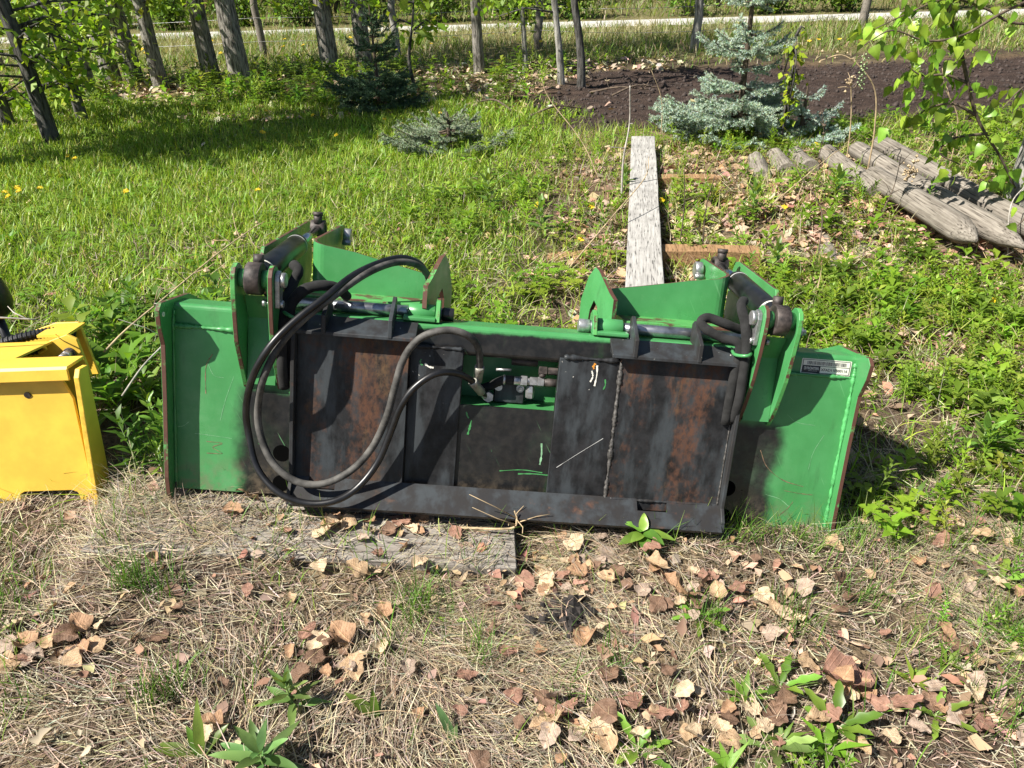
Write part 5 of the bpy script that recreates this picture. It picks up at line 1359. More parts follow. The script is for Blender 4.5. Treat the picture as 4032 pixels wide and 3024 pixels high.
# ---- dark soil lumps
def clump(x, y, n, sp, label, seed):
    r = np.random.default_rng(seed); mb = MB()
    for i in range(n):
        c = r.normal(0, sp, 2); s = r.uniform(0.006, 0.016)
        V0 = np.array([(1, 0, 0), (-1, 0, 0), (0, 1, 0), (0, -1, 0), (0, 0, 1), (0, 0, -.5), (.7, .7, .4), (-.7, .6, .5)]) * s * (0.7 + 0.6 * r.random((8, 1)))
        V0 += [c[0], c[1], 0.006 + r.random() * 0.02]
        mb.add(V0, [(0, 6, 4), (6, 2, 4), (2, 7, 4), (7, 1, 4), (1, 3, 4), (3, 0, 4), (0, 5, 6), (6, 5, 2), (2, 5, 7), (7, 5, 1), (1, 5, 3), (3, 5, 0)])
    o = mb.build('soil_lump', M['blacksoil']); o.location = (x, y, gh(x, y)); tag(o, label, 'soil')
M['blacksoil'] = plain('black soil', (0.022, 0.018, 0.016), 0.95, 0, 0.5, 60, 0.5)
clump(0.10, 1.275, 60, 0.026, 'crumbly black soil lump dug up in the straw below the bucket', 1)
clump(0.14, 1.30, 20, 0.018, 'smaller black soil crumbs right beside the dug up lump', 2)

# ================================================================ FLOWERS, DRY STEMS, BRANCHES
M['petal'] = plain('dandelion yellow', (0.75, 0.52, 0.01), 0.6, 0, 0.12, 80)
def flower_mesh():
    mb = MB(); r = random.Random(2)
    V = [(0, 0, 0.006)]; F = []
    for i in range(22):
        a = 6.283 * i / 22; rr = 0.016 * r.uniform(.85, 1.1)
        V += [(rr * math.cos(a - .12), rr * math.sin(a - .12), 0.004 + 0.004 * (i % 2)), (rr * math.cos(a + .12), rr * math.sin(a + .12), 0.004 + 0.003 * (i % 3))]
        F.append((0, 1 + 2 * i, 2 + 2 * i))
    mb.add(V, F); mb.tube([(0, 0, -0.06), (0, 0, 0.002)], 0.0018, 5, 1)
    return mb.mesh('dandelion_flower', [M['petal'], M['stem']])
FM = flower_mesh()
fl = [(-3.2, 4.93), (-3.11, 4.81), (-3.12, 4.95), (-3.18, 5.04), (-3.01, 5.0), (-2.38, 4.83), (-1.94, 6.45), (-1.98, 6.54), (-1.32, 6.28), (-3.26, 5.89), (-3.17, 5.81), (-1.54, 4.78), (-0.84, 6.62), (-1.02, 6.9), (-1.7, 7.2), (-0.55, 7.1), (-2.2, 7.5)]
fr = [(0.18, 4.29), (0.48, 4.24), (0.89, 4.32), (0.37, 3.71), (2.06, 2.99), (1.53, 4.12), (2.19, 5.47), (1.96, 5.62)]
fv = [(-5.2 + 0.43 * i + 0.2 * math.sin(i * 5), 12.2 + 0.9 * math.sin(i * 3.7)) for i in range(14)] + [(3.9, 10.5), (4.05, 10.6), (4.3, 10.55), (4.5, 10.4)]
for grp, pts, s in (('l', fl, 1.15), ('m', fr, 1.1), ('v', fv, 1.7)):
    for x, y in pts:
        o = link('dandelion_flower', FM); o.location = (x, y, gh(x, y) + (0.075 if grp != 'v' else 0.16)); o.scale = (s, s, s); o.rotation_euler = (rl.uniform(0, .6), rl.uniform(-.3, .3), 0)
        if grp == 'l': tag(o, 'yellow dandelion flower dotted in the lawn on the left', 'flower', 'dandelions in the lawn')
        elif grp == 'm': tag(o, 'yellow dandelion flower among the weeds behind the bucket', 'flower', 'dandelions among the weeds')
        else: tag(o, 'tiny yellow dandelion in the verge beyond the trees', 'flower', 'dandelions in the verge')
def stem(name, P, r, m, label, cat='dry stem', side=0, seed=0, heads=0, group=None):
    q = random.Random(seed); P = catmull(P, 6); mb = MB()
    z0 = np.array(P[0]); Q = [tuple(np.array(p) - z0) for p in P]
    mb.tube(Q, list(np.linspace(r, r * 0.45, len(Q))), 6)
    for k in range(side):
        i = q.randrange(len(Q) // 3, len(Q) - 1); a = q.uniform(0, 6.28); L = q.uniform(0.04, 0.13)
        e = (Q[i][0] + L * math.cos(a), Q[i][1] + L * math.sin(a) * 0.6, Q[i][2] + L * q.uniform(0.1, 0.9))
        mid = tuple((Q[i][c] + e[c]) / 2 + q.uniform(-.01, .01) for c in range(3))
        mb.tube([Q[i], mid, e], [r * .45, r * .35, r * .2], 5)
    for k in range(heads):
        i = q.randrange(len(Q) * 2 // 3, len(Q)); c = np.array(Q[i]) + [q.gauss(0, .02), q.gauss(0, .02), q.gauss(0, .02)]
        s = q.uniform(.006, .013)
        mb.add([c + np.array(v) * s for v in ((1, 0, 0), (-1, 0, 0), (0, 1, 0), (0, -1, 0), (0, 0, 1), (0, 0, -1))], [(0, 2, 4), (2, 1, 4), (1, 3, 4), (3, 0, 4), (2, 0, 5), (1, 2, 5), (3, 1, 5), (0, 3, 5)])
    o = mb.build(name, m); o.location = tuple(z0); return tag(o, label, cat, group)
g_ = lambda x, y, dz=0.0: (x, y, gh(x, y) + dz)
stem('dry_stem', [g_(0.69, 4.5), (0.69, 4.5, 0.25), (0.72, 4.52, 0.45), (0.71, 4.5, 0.66)], 0.007, M['greystick'], 'straight grey dead stick standing left of the grey board', seed=1, side=2)
stem('dry_stem', [g_(0.62, 4.9), (0.5, 5.0, 0.25), (0.3, 5.1, 0.5), (0.25, 5.15, 0.62)], 0.004, M['dry'], 'thin bent straw stalk left of the standing grey stick', seed=2)
stem('dry_stem', [g_(0.25, 3.4), (0.55, 3.8, 0.16), (0.75, 4.1, 0.26), (0.8, 4.3, 0.32)], 0.004, M['dry'], 'long straw stalk leaning right over the weeds behind the bucket', seed=3, side=2)
stem('dry_stem', [g_(2.32, 4.9), (2.31, 4.9, 0.3), (2.25, 4.9, 0.55), (2.05, 4.9, 0.72), (1.9, 4.9, 0.70)], 0.006, M['dry'], 'tall dry stalk arching left in front of the blue spruce', seed=4, side=2, heads=5)
stem('dry_stem', [g_(2.22, 5.0), (2.2, 5.0, 0.3), (2.16, 5.0, 0.52), (2.13, 5.0, 0.58)], 0.005, M['dry'], 'dry stalk with seed heads beside the arching one', seed=5, heads=14, side=4)
stem('dry_stem', [g_(2.06, 5.1), (2.08, 5.1, 0.2), (2.05, 5.1, 0.36)], 0.004, M['twig'], 'brown dead stalk with seed heads at the back end of the posts', seed=6, heads=10, side=4)
stem('dry_stem', [g_(1.2, 6.0), (1.19, 6.0, 0.3), (1.1, 6.0, 0.52)], 0.004, M['dry'], 'thin dry stalk at the left foot of the blue spruce', seed=7)
stem('dry_stem', [g_(1.5, 3.5), (1.52, 3.6, 0.2), (1.42, 3.7, 0.36), (1.4, 3.75, 0.42)], 0.004, M['twig'], 'dark bare stalk between the near timber and the leaf mound', seed=8, side=5)
stem('dry_stem', [g_(2.05, 4.1), (2.1, 4.1, 0.15), (2.13, 4.15, 0.32)], 0.004, M['twig'], 'dark forked dead stalk standing against the nearest post', seed=9, side=7)
stem('dry_stem', [g_(2.3, 4.35), (2.27, 4.3, 0.12), (2.29, 4.3, 0.22)], 0.004, M['dry'], 'dried flower bunch hanging over the nearest post', seed=10, heads=46)
stem('dry_stem', [g_(1.3, 4.05), (1.6, 4.2, 0.16), (1.9, 4.5, 0.24), (2.0, 4.6, 0.25)], 0.004, M['dry'], 'pale stalk lying slanted across the leaf mound', seed=11, side=3)
stem('dry_stem', [g_(2.5, 3.6), (2.45, 3.62, 0.16), (2.56, 3.75, 0.22), (2.75, 3.9, 0.24)], 0.004, M['greystick'], 'bent grey twig arching over the post tips at the right', seed=12)
stem('dry_stem', [g_(2.9, 5.0), (2.88, 5.0, 0.3), (2.75, 5.0, 0.5), (2.7, 5.0, 0.62)], 0.005, M['dry'], 'dry stalk leaning between the posts and the hanging leaves', seed=13, side=2)
stem('dry_stem', [g_(1.0, 3.75), (1.0, 3.75, 0.2), (1.02, 3.72, 0.36)], 0.004, M['twig'], 'dark thin stalk in front of the near brown timber, right one', seed=14, side=1)
stem('dry_stem', [g_(0.88, 3.75), (0.89, 3.75, 0.2), (0.87, 3.74, 0.4)], 0.004, M['twig'], 'dark thin stalk in front of the near brown timber, left one', seed=15, side=1)
# dead branch behind the yellow attachment
stem('dead_branch', [(-1.25, 2.12, 0.32), (-1.2, 2.2, 0.36), (-1.1, 2.32, 0.42), (-0.98, 2.5, 0.49), (-0.86, 2.62, 0.55)], 0.0042, M['dry'], 'pale dead branch leaning up between the yellow attachment and the bucket', 'branch', 12, 21, 5)
stem('dead_branch', [(-1.14, 1.95, 0.26), (-1.08, 2.0, 0.33), (-1.02, 2.1, 0.38), (-1.02, 2.2, 0.42), (-1.12, 2.25, 0.42)], 0.0035, M['greystick'], 'hooked bare root rising beside the yellow arm', 'branch', 8, 22)
stem('dead_branch', [(-0.62, 1.36, 0.07), (-0.78, 1.45, 0.12), (-0.86, 1.55, 0.16), (-0.9, 1.66, 0.17)], 0.004, M['twig'], 'thin brown stick slanting up to the left foot of the bucket', 'branch', 1, 23)
stem('dead_branch', [(-1.75, 1.95, 0.50), (-1.55, 1.96, 0.515), (-1.45, 1.97, 0.515), (-1.34, 2.0, 0.49)], 0.005, M['greystick'], 'pale root lying over the hoses of the yellow attachment', 'branch', 1, 24)
stem('dry_stem', [(-0.15, 1.56, 0.05), (-0.02, 1.55, 0.05), (0.0, 1.555, 0.075), (-0.005, 1.56, 0.1)], 0.004, M['dry'], 'knobbly dry stalk at the right end of the grey board', seed=25, side=6)
stem('dry_stem', [(0.14, 1.585, -0.01), (0.22, 1.60, 0.015)], 0.008, M['twig'], 'short pinkish stick lying on leaves below the coupler', seed=26)
# bare roots and twigs at the end of the bed
for i, (x, y, a, L) in enumerate(((0.25, 7.2, 0.3, 0.5), (0.45, 7.0, 1.2, 0.35), (0.1, 7.4, 2.4, 0.45), (0.9, 8.3, -0.3, 0.6), (1.1, 8.1, 0.2, 0.5), (0.3, 8.0, 0.9, 0.5))):
    stem('dead_branch', [g_(x, y, 0.02), g_(x + L * .5 * math.cos(a), y + L * .5 * math.sin(a), 0.09), g_(x + L * math.cos(a), y + L * math.sin(a), 0.05)], 0.012, M['twig'], ['short dead branch on the near left corner of the bed', 'forked dead twig just right of the bed corner', 'dead branch left of the bed corner behind the low spruce', 'dead root by the split sapling at the bed edge', 'second dead root right of the split sapling', 'dead branch lying among weeds behind the low spruce'][i], 'branch', 4, 40 + i)

# ================================================================ TREES
def trunk_mb(P, R, n=12, seed=0, rough=0.06):
    q = np.random.default_rng(seed); P = catmull(P, 5); m = len(P)
    R = np.interp(np.linspace(0, 1, m), np.linspace(0, 1, len(R)), R)
    mb = MB(); lob = 1 + rough * q.standard_normal(n)
    V = []
    for i in range(m):
        for k in range(n):
            a = 6.283 * k / n; rr = R[i] * lob[k] * (1 + 0.35 * rough * q.standard_normal())
            V.append((P[i][0] + rr * math.cos(a), P[i][1] + rr * math.sin(a), P[i][2]))
    F = [(i * n + k, i * n + (k + 1) % n, (i + 1) * n + (k + 1) % n, (i + 1) * n + k) for i in range(m - 1) for k in range(n)]
    mb.add(V, F, 0, True); return mb
def leaf_cloud(centres, spread, n, size, cols, seed, droop=0.7):
    """n small pointed leaves (4 triangles... 2 here) about the given centres"""
    r = np.random.default_rng(seed); C_ = np.array(centres); sp = np.broadcast_to(np.array(spread, float), (len(C_),))
    i = r.integers(0, len(C_), n); P = C_[i] + r.normal(0, 1, (n, 3)) * sp[i][:, None] * np.array([1, 1, 0.8])
    az = r.random(n) * 6.28; el = -droop + r.normal(0, 0.5, n)
    d = np.stack([np.cos(az) * np.cos(el), np.sin(az) * np.cos(el), np.sin(el)], 1)
    s = np.stack([-np.sin(az), np.cos(az), r.normal(0, 0.5, n)], 1); s /= np.linalg.norm(s, axis=1)[:, None]
    L = size * (0.6 + 0.7 * r.random(n))[:, None]
    V = np.stack([P, P + d * L * 0.4 + s * L * 0.36, P + d * L, P + d * L * 0.4 - s * L * 0.36], 1).reshape(-1, 3)
    T = (np.array([(0, 1, 2), (0, 2, 3)])[None] + (np.arange(n) * 4)[:, None, None]).reshape(-1, 3)
    return V, T, np.repeat(palette(n, cols, 0.3, r), 4, 0)
FOL = [(0.22, 0.34, 0.03), (0.28, 0.42, 0.045), (0.17, 0.27, 0.025), (0.34, 0.46, 0.08)]
def tree(x, y, r, h, label, seed, lean=(0, 0), crown=(2.2, 1.1, 900), low=0, bark='bark', lowz=(0.5, 1.3), name='poplar_tree', lows=0.055, group='trees in the row behind the lawn', lowcol=FOL, reach=(.25, .75)):
    q = np.random.default_rng(seed); root = empty(name, (x, y, gh(x, y)), label, 'tree', group)
    P = [(0, 0, -0.08), (lean[0] * .1, lean[1] * .1, h * .12), (lean[0] * .35 + .03 * q.standard_normal(), lean[1] * .35, h * .35), (lean[0] * .7, lean[1] * .7 + .05 * q.standard_normal(), h * .7), (lean[0], lean[1], h)]
    trunk_mb(P, [r * 1.25, r, r * .85, r * .55, r * .15], 12, seed).build('trunk', M[bark], root)
    axis = lambda z: np.array([lean[0] * z / h, lean[1] * z / h, z])
    ends = []
    for k in range(9):
        z = h * q.uniform(0.4, 0.95); a = q.random() * 6.28; L = crown[1] * q.uniform(.5, 1.1) * (1.1 - 0.5 * z / h)
        b = axis(z); e = b + np.array([L * math.cos(a), L * math.sin(a), L * q.uniform(.3, .8)]); mid = (b + e) / 2 + [0, 0, -0.05]
        MB().tube([b, mid, e], [r * .28, r * .18, r * .06], 6).build('branch', M['bark_dark'], root); ends += [mid, e, (mid + e) / 2]
    lowends = []
    for k in range(low):
        z = q.uniform(*lowz); a = q.random() * 6.28; L = q.uniform(*reach)
        b = axis(z); mid = b + np.array([L * .5 * math.cos(a), L * .5 * math.sin(a), 0.06]); e = b + np.array([L * math.cos(a), L * math.sin(a), q.uniform(-.12, .1)])
        MB().tube([b, mid, e], [0.012, 0.009, 0.004], 5).build('branch', M['bark_dark'], root); lowends += [mid, e, (mid + e) / 2, e * 0.8 + mid * 0.2]
    if crown[2]:
        V, T, c = leaf_cloud(ends, crown[1] * 0.32, crown[2], 0.11, FOL, seed)
        link('crown', np_mesh('crown', V, T, c, [M['foliage']]), root)
    if low:
        V, T, c = leaf_cloud(lowends, min(0.085, reach[1] * .4), low * (34 if reach[1] > .2 else 8), lows, lowcol, seed + 1)
        link('low_foliage', np_mesh('low_foliage', V, T, c, [M['foliage']]), root)
    return root
tr = [(-3.84, 6.78, .075, 5.2, (-.15, 0), 18, 'bark_dark', 'slim dark trunk nearest the lawn at far left with leafy low shoots'),
      (-3.97, 7.63, .06, 5.0, (-.1, 0), 16, 'bark_dark', 'slim trunk second from the left, leaves hanging around it'),
      (-4.64, 9.27, .075, 6, (-.1, 0), 12, 'bark', 'slender pale-based trunk, third from the left in the row'),
      (-4.76, 10.11, .125, 7, (-.1, 0), 10, 'bark', 'thick furrowed trunk, left one of a close pair'),
      (-4.5, 10.14, .115, 7, (-.2, 0), 8, 'bark', 'thick furrowed trunk, right one of a close pair'),
      (-3.91, 9.43, .095, 6, (-.05, 0), 9, 'bark', 'grey furrowed trunk right of the close pair'),
      (-3.45, 9.83, .12, 7, (-.08, 0), 6, 'bark', 'thick trunk left of the thickest grey one'),
      (-2.97, 9.39, .135, 8, (-.1, 0), 4, 'bark', 'thickest pale grey furrowed trunk of the row'),
      (-2.12, 10.25, .125, 7, (-.1, 0), 3, 'bark', 'dark brown trunk left of the dark spruce'),
      (-1.70, 10.35, .115, 7, (-.05, 0), 3, 'bark', 'grey trunk directly behind the dark spruce'),
      (-0.26, 9.9, .075, 6, (-.1, 0), 3, 'bark', 'slim grey trunk standing alone in the middle of the row')]
for i, (x, y, r, h, ln, low, bk, lab) in enumerate(tr):
    tree(x, y, r * 0.74, h, lab, 100 + i, ln, (2.2, 1.15, 650), low, bk, (0.35, 1.25) if i < 3 else (0.8, 1.4), lows=0.08 if i < 3 else 0.08)
tree(0.29, 9.88, .03, 2.6, 'thin pale sapling with bright leaves, left of two saplings', 120, (-.03, 0), (1.2, .4, 160), 7, 'bark_pale', (0.45, 1.0), lows=0.085, name='sapling')
tree(0.66, 8.94, .035, 2.8, 'thin pale sapling just left of the split trunk', 121, (-.25, 0), (1.2, .4, 120), 3, 'bark_pale', (0.6, 1.0), name='sapling')
tree(0.85, 8.65, .042, 3.2, 'slim dark sapling with a split yellow wound at its base', 122, (-.18, 0), (1.2, .5, 160), 2, 'bark_dark', (0.7, 1.1), name='sapling')
tree(-5.3, 8.4, .06, 5, 'leafy young tree at the left frame edge behind the slim dark trunk', 123, (0, 0), (2, 1.0, 200), 13, 'bark_dark', (0.1, 1.3), lows=0.08)
tree(-4.6, 7.5, .05, 5, 'leafy young tree at the left frame edge', 124, (-.1, 0), (2, 1.0, 200), 11, 'bark_dark', (0.2, 1.3), lows=0.075)
# trees outside the left edge whose shade falls across the lawn
tree(-5.3, 5.2, .12, 5.2, 'tree outside the left edge shading the lawn, nearer one', 125, (0, 0), (2.5, 0.95, 2000), 0)
tree(-4.9, 5.6, .12, 5.2, 'tree outside the left edge shading the lawn, farther one', 126, (0, 0), (2.5, 0.95, 2000), 0)
tree(-0.9, 8.3, .02, 1.1, 'small bright-leaved shrub beside the dark spruce', 127, (0.1, 0), (0.6, .25, 60), 4, 'bark_dark', (0.3, 0.9), name='sapling', lows=0.08)

# ---- right-hand poplar with its leaves one by one
rt_root = empty('poplar_tree', (2.87, 4.16, gh(2.87, 4.16)), 'poplar at the right edge with large bright leaves hanging into view', 'tree')
zr = gh(2.87, 4.16)
trunk_mb([(0, 0, -0.1), (0.0, 0, 0.3), (0.01, 0, 0.8), (0.02, 0.02, 1.8), (0.05, 0, 4.5)], [0.105, 0.085, 0.078, 0.065, 0.02], 16, 9).build('trunk', M['bark_pale'], rt_root)
BR = [[(2.86, 4.15, 1.55), (2.4, 4.05, 1.6), (2.05, 4.0, 1.35), (2.12, 4.0, 1.05), (2.24, 4.0, 0.83), (2.39, 4.0, 0.54), (2.57, 4.0, 0.33), (2.70, 4.0, 0.16)],
      [(2.86, 4.15, 1.15), (2.39, 3.95, 1.03), (2.17, 3.9, 0.93), (2.0, 3.9, 0.91), (1.83, 3.9, 0.96), (1.71, 3.9, 0.90)],
      [(2.86, 4.15, 0.95), (2.53, 4.1, 0.95), (2.36, 4.1, 1.02), (2.16, 4.1, 1.07), (1.98, 4.1, 1.01), (1.84, 4.1, 0.95)],
      [(2.30, 4.0, 0.70), (2.18, 4.0, 0.74), (2.07, 4.0, 0.74), (1.98, 4.0, 0.79)],
      [(2.39, 4.0, 0.54), (2.26, 4.0, 0.6), (2.13, 4.0, 0.58), (2.07, 4.0, 0.5)],
      [(2.47, 4.0, 0.45), (2.3, 4.0, 0.43), (2.25, 4.0, 0.36), (2.36, 3.98, 0.30)],
      [(2.86, 4.15, 0.3), (2.62, 3.8, 0.27), (2.52, 3.6, 0.15), (2.45, 3.55, 0.10)],
      [(2.86, 4.15, 0.75), (2.6, 4.0, 0.68), (2.48, 3.95, 0.58)],
      [(2.86, 4.15, 1.3), (2.55, 4.0, 1.2), (2.35, 3.95, 1.1)]]
lo = Vector((2.87, 4.16, zr))
def heart(t): return min(1.0, (t / 0.22) ** 0.5) * (1 - max(0, (t - 0.22) / 0.78) ** 1.35) if t > 0 else 0.12
def poplar_leaf(seed):
    r = np.random.default_rng(seed); V, F = leaf_grid(0.075, 0.062, heart, 0.5 + 0.5 * r.random(), 0.12 + 0.2 * r.random(), 6, 0.002, r, 0, 0.25)
    V[:, 1] += 0.03
    pet = np.array([(0.0009, 0, 0), (-0.0009, 0, 0), (-0.0009, 0.032, 0), (0.0009, 0.032, 0)]); F = np.concatenate([F, np.array([[0, 1, 2, 3]]) + len(V)]); V = np.concatenate([V, pet])
    c = colored(V, (0.20, 0.34, 0.035), (0.22, 0.37, 0.04), r)
    c[0:21:3] *= 0.95; c[1:21:3] *= 1.15
    return np_mesh('leaf', V, F, c, [M['leaf']], True)
PL = [poplar_leaf(i) for i in range(6)]
ql = random.Random(31); nleaf = 0
for bi, B_ in enumerate(BR):
    P = catmull([Vector(p) - lo for p in B_], 6)
    r0 = 0.016 if bi == 0 else 0.008
    MB().tube(P, list(np.linspace(r0, r0 * 0.3, len(P))), 7).build('branch', M['twig'], rt_root)
    cnt = [84, 48, 44, 34, 30, 22, 12, 12, 14][bi]
    for k in range(cnt):
        i = int(len(P) * (0.28 if bi == 0 else 0.25) + ql.random() * len(P) * 0.72); i = min(i, len(P) - 1)
        if bi == 0 and ql.random() < 0.3: i = ql.randrange(len(P) // 3, len(P))
        p = Vector(P[i]) + Vector((ql.gauss(0, 0.045), ql.gauss(0, 0.06), ql.gauss(0, 0.035)))
        o = link('leaf', PL[ql.randrange(6)], rt_root); nleaf += 1
        o.location = p; s = ql.uniform(0.65, 1.12); o.scale = (s, s, s)
        o.rotation_euler = (rad(-62) + ql.gauss(0, 0.42), ql.gauss(0, 0.5), ql.uniform(0, 6.28))
ends = [np.array((2.87 - 2.87 + q_ * math.cos(a), q_ * math.sin(a), z)) for q_, a, z in [(random.uniform(.2, 1.1), random.uniform(0, 6.28), random.uniform(2.0, 4.2)) for _ in range(40)]]
V, T, c = leaf_cloud(ends, 0.3, 1500, 0.1, FOL, 55); link('upper_crown', np_mesh('upper_crown', V, T, c, [M['foliage']]), rt_root)
# catkins hanging at the branch tip
for (x, y, z) in ((1.72, 3.9, 0.86), (1.74, 3.91, 0.84), (1.98, 3.98, 1.02)):
    mb = MB()
    for i in range(16):
        a = i * 2.4; c_ = np.array((x - lo.x + .008 * math.cos(a), y - lo.y + .008 * math.sin(a), z - lo.z - 0.009 * i)); s = 0.006
        mb.add([c_ + np.array(v) * s for v in ((1, 0, 0), (-1, 0, 0), (0, 1, 0), (0, -1, 0), (0, 0, 1), (0, 0, -1))], [(0, 2, 4), (2, 1, 4), (1, 3, 4), (3, 0, 4), (2, 0, 5), (1, 2, 5), (3, 1, 5), (0, 3, 5)])
    mb.build('catkin', M['stem'], rt_root)
# young bright shoot in front of the bed
tree(2.02, 5.7, .008, 0.78, 'thin upright shoot with bright yellow-green leaves right of the blue spruce', 128, (0, 0), (0.5, .12, 0), 16, 'bark_dark', (0.25, 0.78), name='sapling', lows=0.05, group=None, lowcol=[(0.34, 0.42, 0.03), (0.28, 0.38, 0.03)], reach=(0.02, 0.07))

# ================================================================ SPRUCES
def spruce(x, y, h, tiers, label, seed, cols, scale=1.0, lean=(0, 0), bare=0.0):
    """tiers: (height, reach, count, upward slope)"""
    r = np.random.default_rng(seed); root = empty('spruce_tree', (x, y, gh(x, y)), label, 'spruce')
    trunk_mb([(0, 0, -.05), (lean[0] * .4, lean[1] * .4, h * .4), (lean[0], lean[1], h)], [0.026 * scale, 0.017 * scale, 0.005 * scale], 8, seed, 0.03).build('trunk', M['twig'], root)
    for (z, reach, cnt, slope) in tiers:
        a0 = r.random() * 6.28
        for k in range(cnt):
            a = a0 + 6.283 * k / cnt + r.normal(0, 0.22); L = reach * r.uniform(.72, 1.12); zz = z + r.normal(0, 0.025)
            b = np.array([lean[0] * zz / h, lean[1] * zz / h, zz]); d = np.array([math.cos(a), math.sin(a), 0])
            ax = [b + d * L * t + np.array([0, 0, slope * L * t + 0.16 * L * t ** 2 - 0.1 * L * math.sin(t * 3.1)]) for t in np.linspace(0, 1, 7)]
            segs = [(np.array(ax[i]), np.array(ax[i + 1]), 1.0) for i in range(1 if L > .15 else 0, 6)]
            sd = np.array([-d[1], d[0], 0])
            ntw = max(3, int(L / 0.045))
            for m in range(ntw):
                t = 0.22 + 0.75 * m / ntw; i = min(5, int(t * 6)); p = ax[i] + (ax[i + 1] - ax[i]) * (t * 6 - i)
                for sgn in (-1, 1):
                    tl = L * (0.42 * (1 - t) + 0.12) * r.uniform(.7, 1.2)
                    dd = d * r.uniform(.55, .9) + sd * sgn * r.uniform(.5, .9) + np.array([0, 0, r.normal(0.02, 0.15)]); dd /= np.linalg.norm(dd)
                    segs.append((p, p + dd * tl, 0.9))
                    if tl > 0.11:
                        for u in (0.35, 0.65):
                            for s2 in (-1, 1):
                                d3 = dd * .7 + np.cross(dd, [0, 0, 1]) * s2 * .7 + np.array([0, 0, r.normal(0, .15)]); d3 /= np.linalg.norm(d3)
                                segs.append((p + dd * tl * u, p + dd * tl * u + d3 * tl * .42, .8))
            mb = MB(); mb.tube(ax, list(np.linspace(0.009 * scale, 0.003 * scale, 7)), 5)
            VV = []; 
            for (p, q_, f) in segs:
                ln = np.linalg.norm(q_ - p); m = max(8, int(ln * 850 / scale ** .5)); t = r.random(m) ** 0.9
                dv = (q_ - p) / ln; s1 = np.cross(dv, [0.1, 0.2, 1]); s1 /= np.linalg.norm(s1); s2 = np.cross(dv, s1)
                an = r.random(m) * 6.28; rad_ = (np.cos(an)[:, None] * s1 + np.sin(an)[:, None] * s2)
                nd = rad_ * .85 + dv * .6 + np.array([0, 0, .18]); nd /= np.linalg.norm(nd, axis=1)[:, None]
                base = p + dv * ln * t[:, None]; nl = 0.021 * scale ** .5 * f * (0.75 + .5 * r.random((m, 1)))
                w = np.cross(nd, r.normal(0, 1, (m, 3))); w /= np.linalg.norm(w, axis=1)[:, None]; w *= 0.0030 * scale ** .5
                VV.append(np.stack([base - w, base + w, base + nd * nl], 1))
            VV = np.concatenate(VV).reshape(-1, 3); nt = len(VV) // 3
            c = palette(nt, cols, 0.22, r); bo = link('branch', np_mesh('branch', VV, np.arange(nt * 3).reshape(-1, 3), np.repeat(c, 3, 0), [M['needle']]), root)
            mb.build('twig', M['twig'], bo)
    return root
BLUE = [(0.36, 0.47, 0.43), (0.42, 0.52, 0.46), (0.29, 0.40, 0.35), (0.45, 0.53, 0.42)]
GREYG = [(0.36, 0.44, 0.28), (0.43, 0.50, 0.34), (0.28, 0.36, 0.25)]
DARKS = [(0.06, 0.12, 0.06), (0.09, 0.15, 0.08), (0.12, 0.19, 0.11)]
spruce(1.80, 6.05, 1.75, [(0.05, 0.66, 8, 0.0), (0.16, 0.60, 7, 0.02), (0.27, 0.53, 7, 0.05), (0.37, 0.40, 5, 0.08), (0.50, 0.24, 3, 0.15), (0.64, 0.40, 6, 0.16), (0.70, 0.30, 4, 0.24), (0.95, 0.32, 6, 0.22), (1.02, 0.22, 4, 0.35), (1.27, 0.22, 5, 0.4), (1.5, 0.13, 5, 0.6)], 'large blue-grey spruce with open tiers in front of the dark bed', 1, BLUE + GREYG, 1.1)
spruce(2.25, 5.95, 0.40, [(0.05, 0.42, 6, 0.1), (0.16, 0.30, 5, 0.2), (0.28, 0.14, 4, 0.4)], 'low blue spruce spreading right beside the large one', 2, BLUE, 1.0)
spruce(-0.42, 6.10, 0.27, [(0.05, 0.48, 8, 0.04), (0.12, 0.36, 6, 0.1), (0.19, 0.24, 4, 0.3), (0.24, 0.10, 3, 0.6)], 'small low spreading spruce on the lawn edge in the middle', 3, [tuple(k * 0.72 for k in q) for q in GREYG], 1.0)
spruce(-1.18, 7.80, 0.92, [(0.06, 0.46, 8, 0.0), (0.17, 0.46, 8, 0.04), (0.28, 0.42, 7, 0.1), (0.42, 0.2, 5, 0.3), (0.55, 0.25, 7, 0.35), (0.65, 0.18, 6, 0.5), (0.74, 0.11, 5, 0.7), (0.82, 0.06, 4, 1.0)], 'dark green spruce standing in front of the tree row', 4, DARKS, 1.05)

# ================================================================ BEYOND THE PATH
def bush(x, y, w, h, label, seed, cols=FOL, n=1300, size=0.09):
    r = np.random.default_rng(seed); root = empty('bush', (x, y, gh(x, y)), label, 'bush', 'bushes beyond the path'); mb = MB(); cs = []
    for k in range(9):
        a = r.random() * 6.28; q_ = w * r.random() ** .6; e = np.array([q_ * math.cos(a), q_ * .6 * math.sin(a), h * r.uniform(.5, 1.1)]); mid = e * .5 + [0, 0, h * .08]
        mb.tube([(e[0] * .15, e[1] * .15, -.05), mid, e], [0.018, 0.013, 0.005], 5); cs += [mid, e, e * .75, e * .3]
    mb.build('stems', M['bark_dark'] if seed % 3 else M['bark_pale'], root)
    V, T, c = leaf_cloud(cs, 0.17, n, size, cols, seed, 0.4); link('foliage', np_mesh('foliage', V, T, c, [M['foliage']]), root)
DG = [(0.08, 0.15, 0.02), (0.12, 0.21, 0.03), (0.16, 0.27, 0.035), (0.21, 0.33, 0.05)]
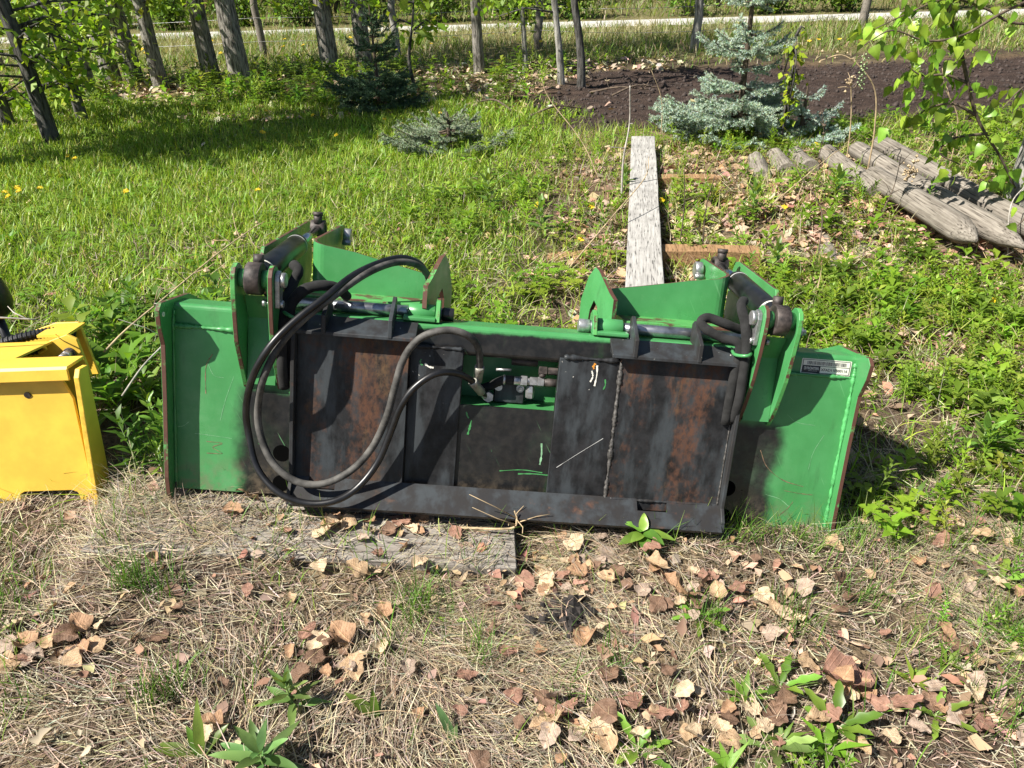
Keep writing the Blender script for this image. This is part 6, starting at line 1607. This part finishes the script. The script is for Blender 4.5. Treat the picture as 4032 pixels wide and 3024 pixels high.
BX = [(-11.5, 18.2, 'bush at the far left end of the hedge'), (-9.8, 17.6, 'hedge bush second from the far left'), (-8.2, 17.9, 'hedge bush behind the leftmost trunks'), (-6.7, 17.4, 'hedge bush behind the close pair of trunks'), (-5.3, 17.6, 'hedge bush left of the thickest trunk'), (-4.0, 17.2, 'hedge bush right of the thickest trunk'), (-2.6, 17.3, 'hedge bush between the dark trunk and the fence post'), (-1.2, 16.9, 'bright hedge bush left of the lone slim trunk'), (0.2, 16.9, 'bright hedge bush behind the lone slim trunk'), (1.4, 16.7, 'hedge bush behind the saplings'), (3.7, 16.4, 'sparse hedge bush left of the right-hand fence post'), (5.2, 16.3, 'hedge bush behind the right-hand fence post'), (6.6, 16.2, 'hedge bush right of the blue spruce'), (8.2, 16.0, 'hedge bush left of the hanging poplar leaves'), (9.8, 15.9, 'hedge bush behind the hanging poplar leaves'), (11.6, 15.8, 'bush at the far right end of the hedge')]
for i, (x, y, lab) in enumerate(BX):
    bush(x, y, 0.85, 1.0 if i != 10 else 0.7, lab, 200 + i, DG, 1500 if i != 10 else 800, 0.085)
# the wood behind: trunks and leaves that read as one mass
r = np.random.default_rng(77); mb = MB()
for i in range(150):
    x = r.uniform(-16, 17); y = r.uniform(17.6, 26) - 0.08 * x
    if 2.2 < x * 17.5 / y < 3.6 and y < 22: continue
    q_ = r.uniform(.015, .075); l = r.normal(0, .25)
    mb.tube([(x, y, -.1), (x + l * .4, y, 1.5), (x + l, y, 4.2)], [q_ * 1.2, q_, q_ * .6], 6)
wd = mb.build('woodland', M['bark_dark']); tag(wd, 'dense thin trunks of the dark wood beyond the path', 'wood', kind='stuff')
cs = [(r.uniform(-17, 18), r.uniform(18.4, 27), r.uniform(0.1, 4.5) ) for _ in range(520)]
cs = [c for c in cs if not (2.0 < c[0] * 17.5 / c[1] < 3.8 and c[1] < 23 and c[2] < 2)]
V, T, c = leaf_cloud(cs, 0.4, 26000, 0.16, [(0.07, 0.13, 0.02), (0.10, 0.18, 0.025), (0.15, 0.25, 0.035)], 78, 0.4)
tag(link('woodland_leaves', np_mesh('woodland_leaves', V, T, c, [M['foliage']])), 'leaf mass of the dark wood beyond the path', 'wood', kind='stuff')
# houses glimpsed through the wood
M['wall_white'] = plain('white siding', (0.62, 0.61, 0.59), 0.7, 0, 0.06, 4)
M['brown_trim'] = plain('brown stain', (0.12, 0.06, 0.035), 0.7, 0, 0.2, 5)
def house(x, y, w, d, h, label, seed):
    root = empty('house', (x, y, 0), label, 'house')
    mb = MB(); mb.box(-w / 2, w / 2, 0, d, 0.35, h); mb.build('wall', M['wall_white'], root)
    mb = MB(); mb.box(-w / 2 - .03, w / 2 + .03, -.03, d, -.2, 0.35); mb.build('foundation', M['brown_trim'], root)
    mb = MB(); mb.prism([(-0.5, h), (d / 2, h + 1.6), (d + .5, h), (d + .5, h - .15), (d / 2, h + 1.45), (-0.5, h - .15)], 'x', -w / 2 - .4, w / 2 + .4); mb.build('roof', M['brown_trim'], root)
    for k in range(3):
        xx = -w / 2 + w * (k + .5) / 3
        mb = MB(); mb.box(xx - .45, xx + .45, -.03, .01, 1.1, 2.1); wi = mb.build('window', M['wall_white'], root)
        mb = MB(); mb.box(xx - .38, xx + .38, -.045, -.031, 1.17, 2.03); mb.build('pane', M['ink'], wi)
house(-8.6, 24.5, 7, 6, 2.7, 'white house glimpsed between the trunks at the top left', 1)
house(-2.3, 27.0, 6, 6, 2.7, 'white house glimpsed above the dark spruce', 2)
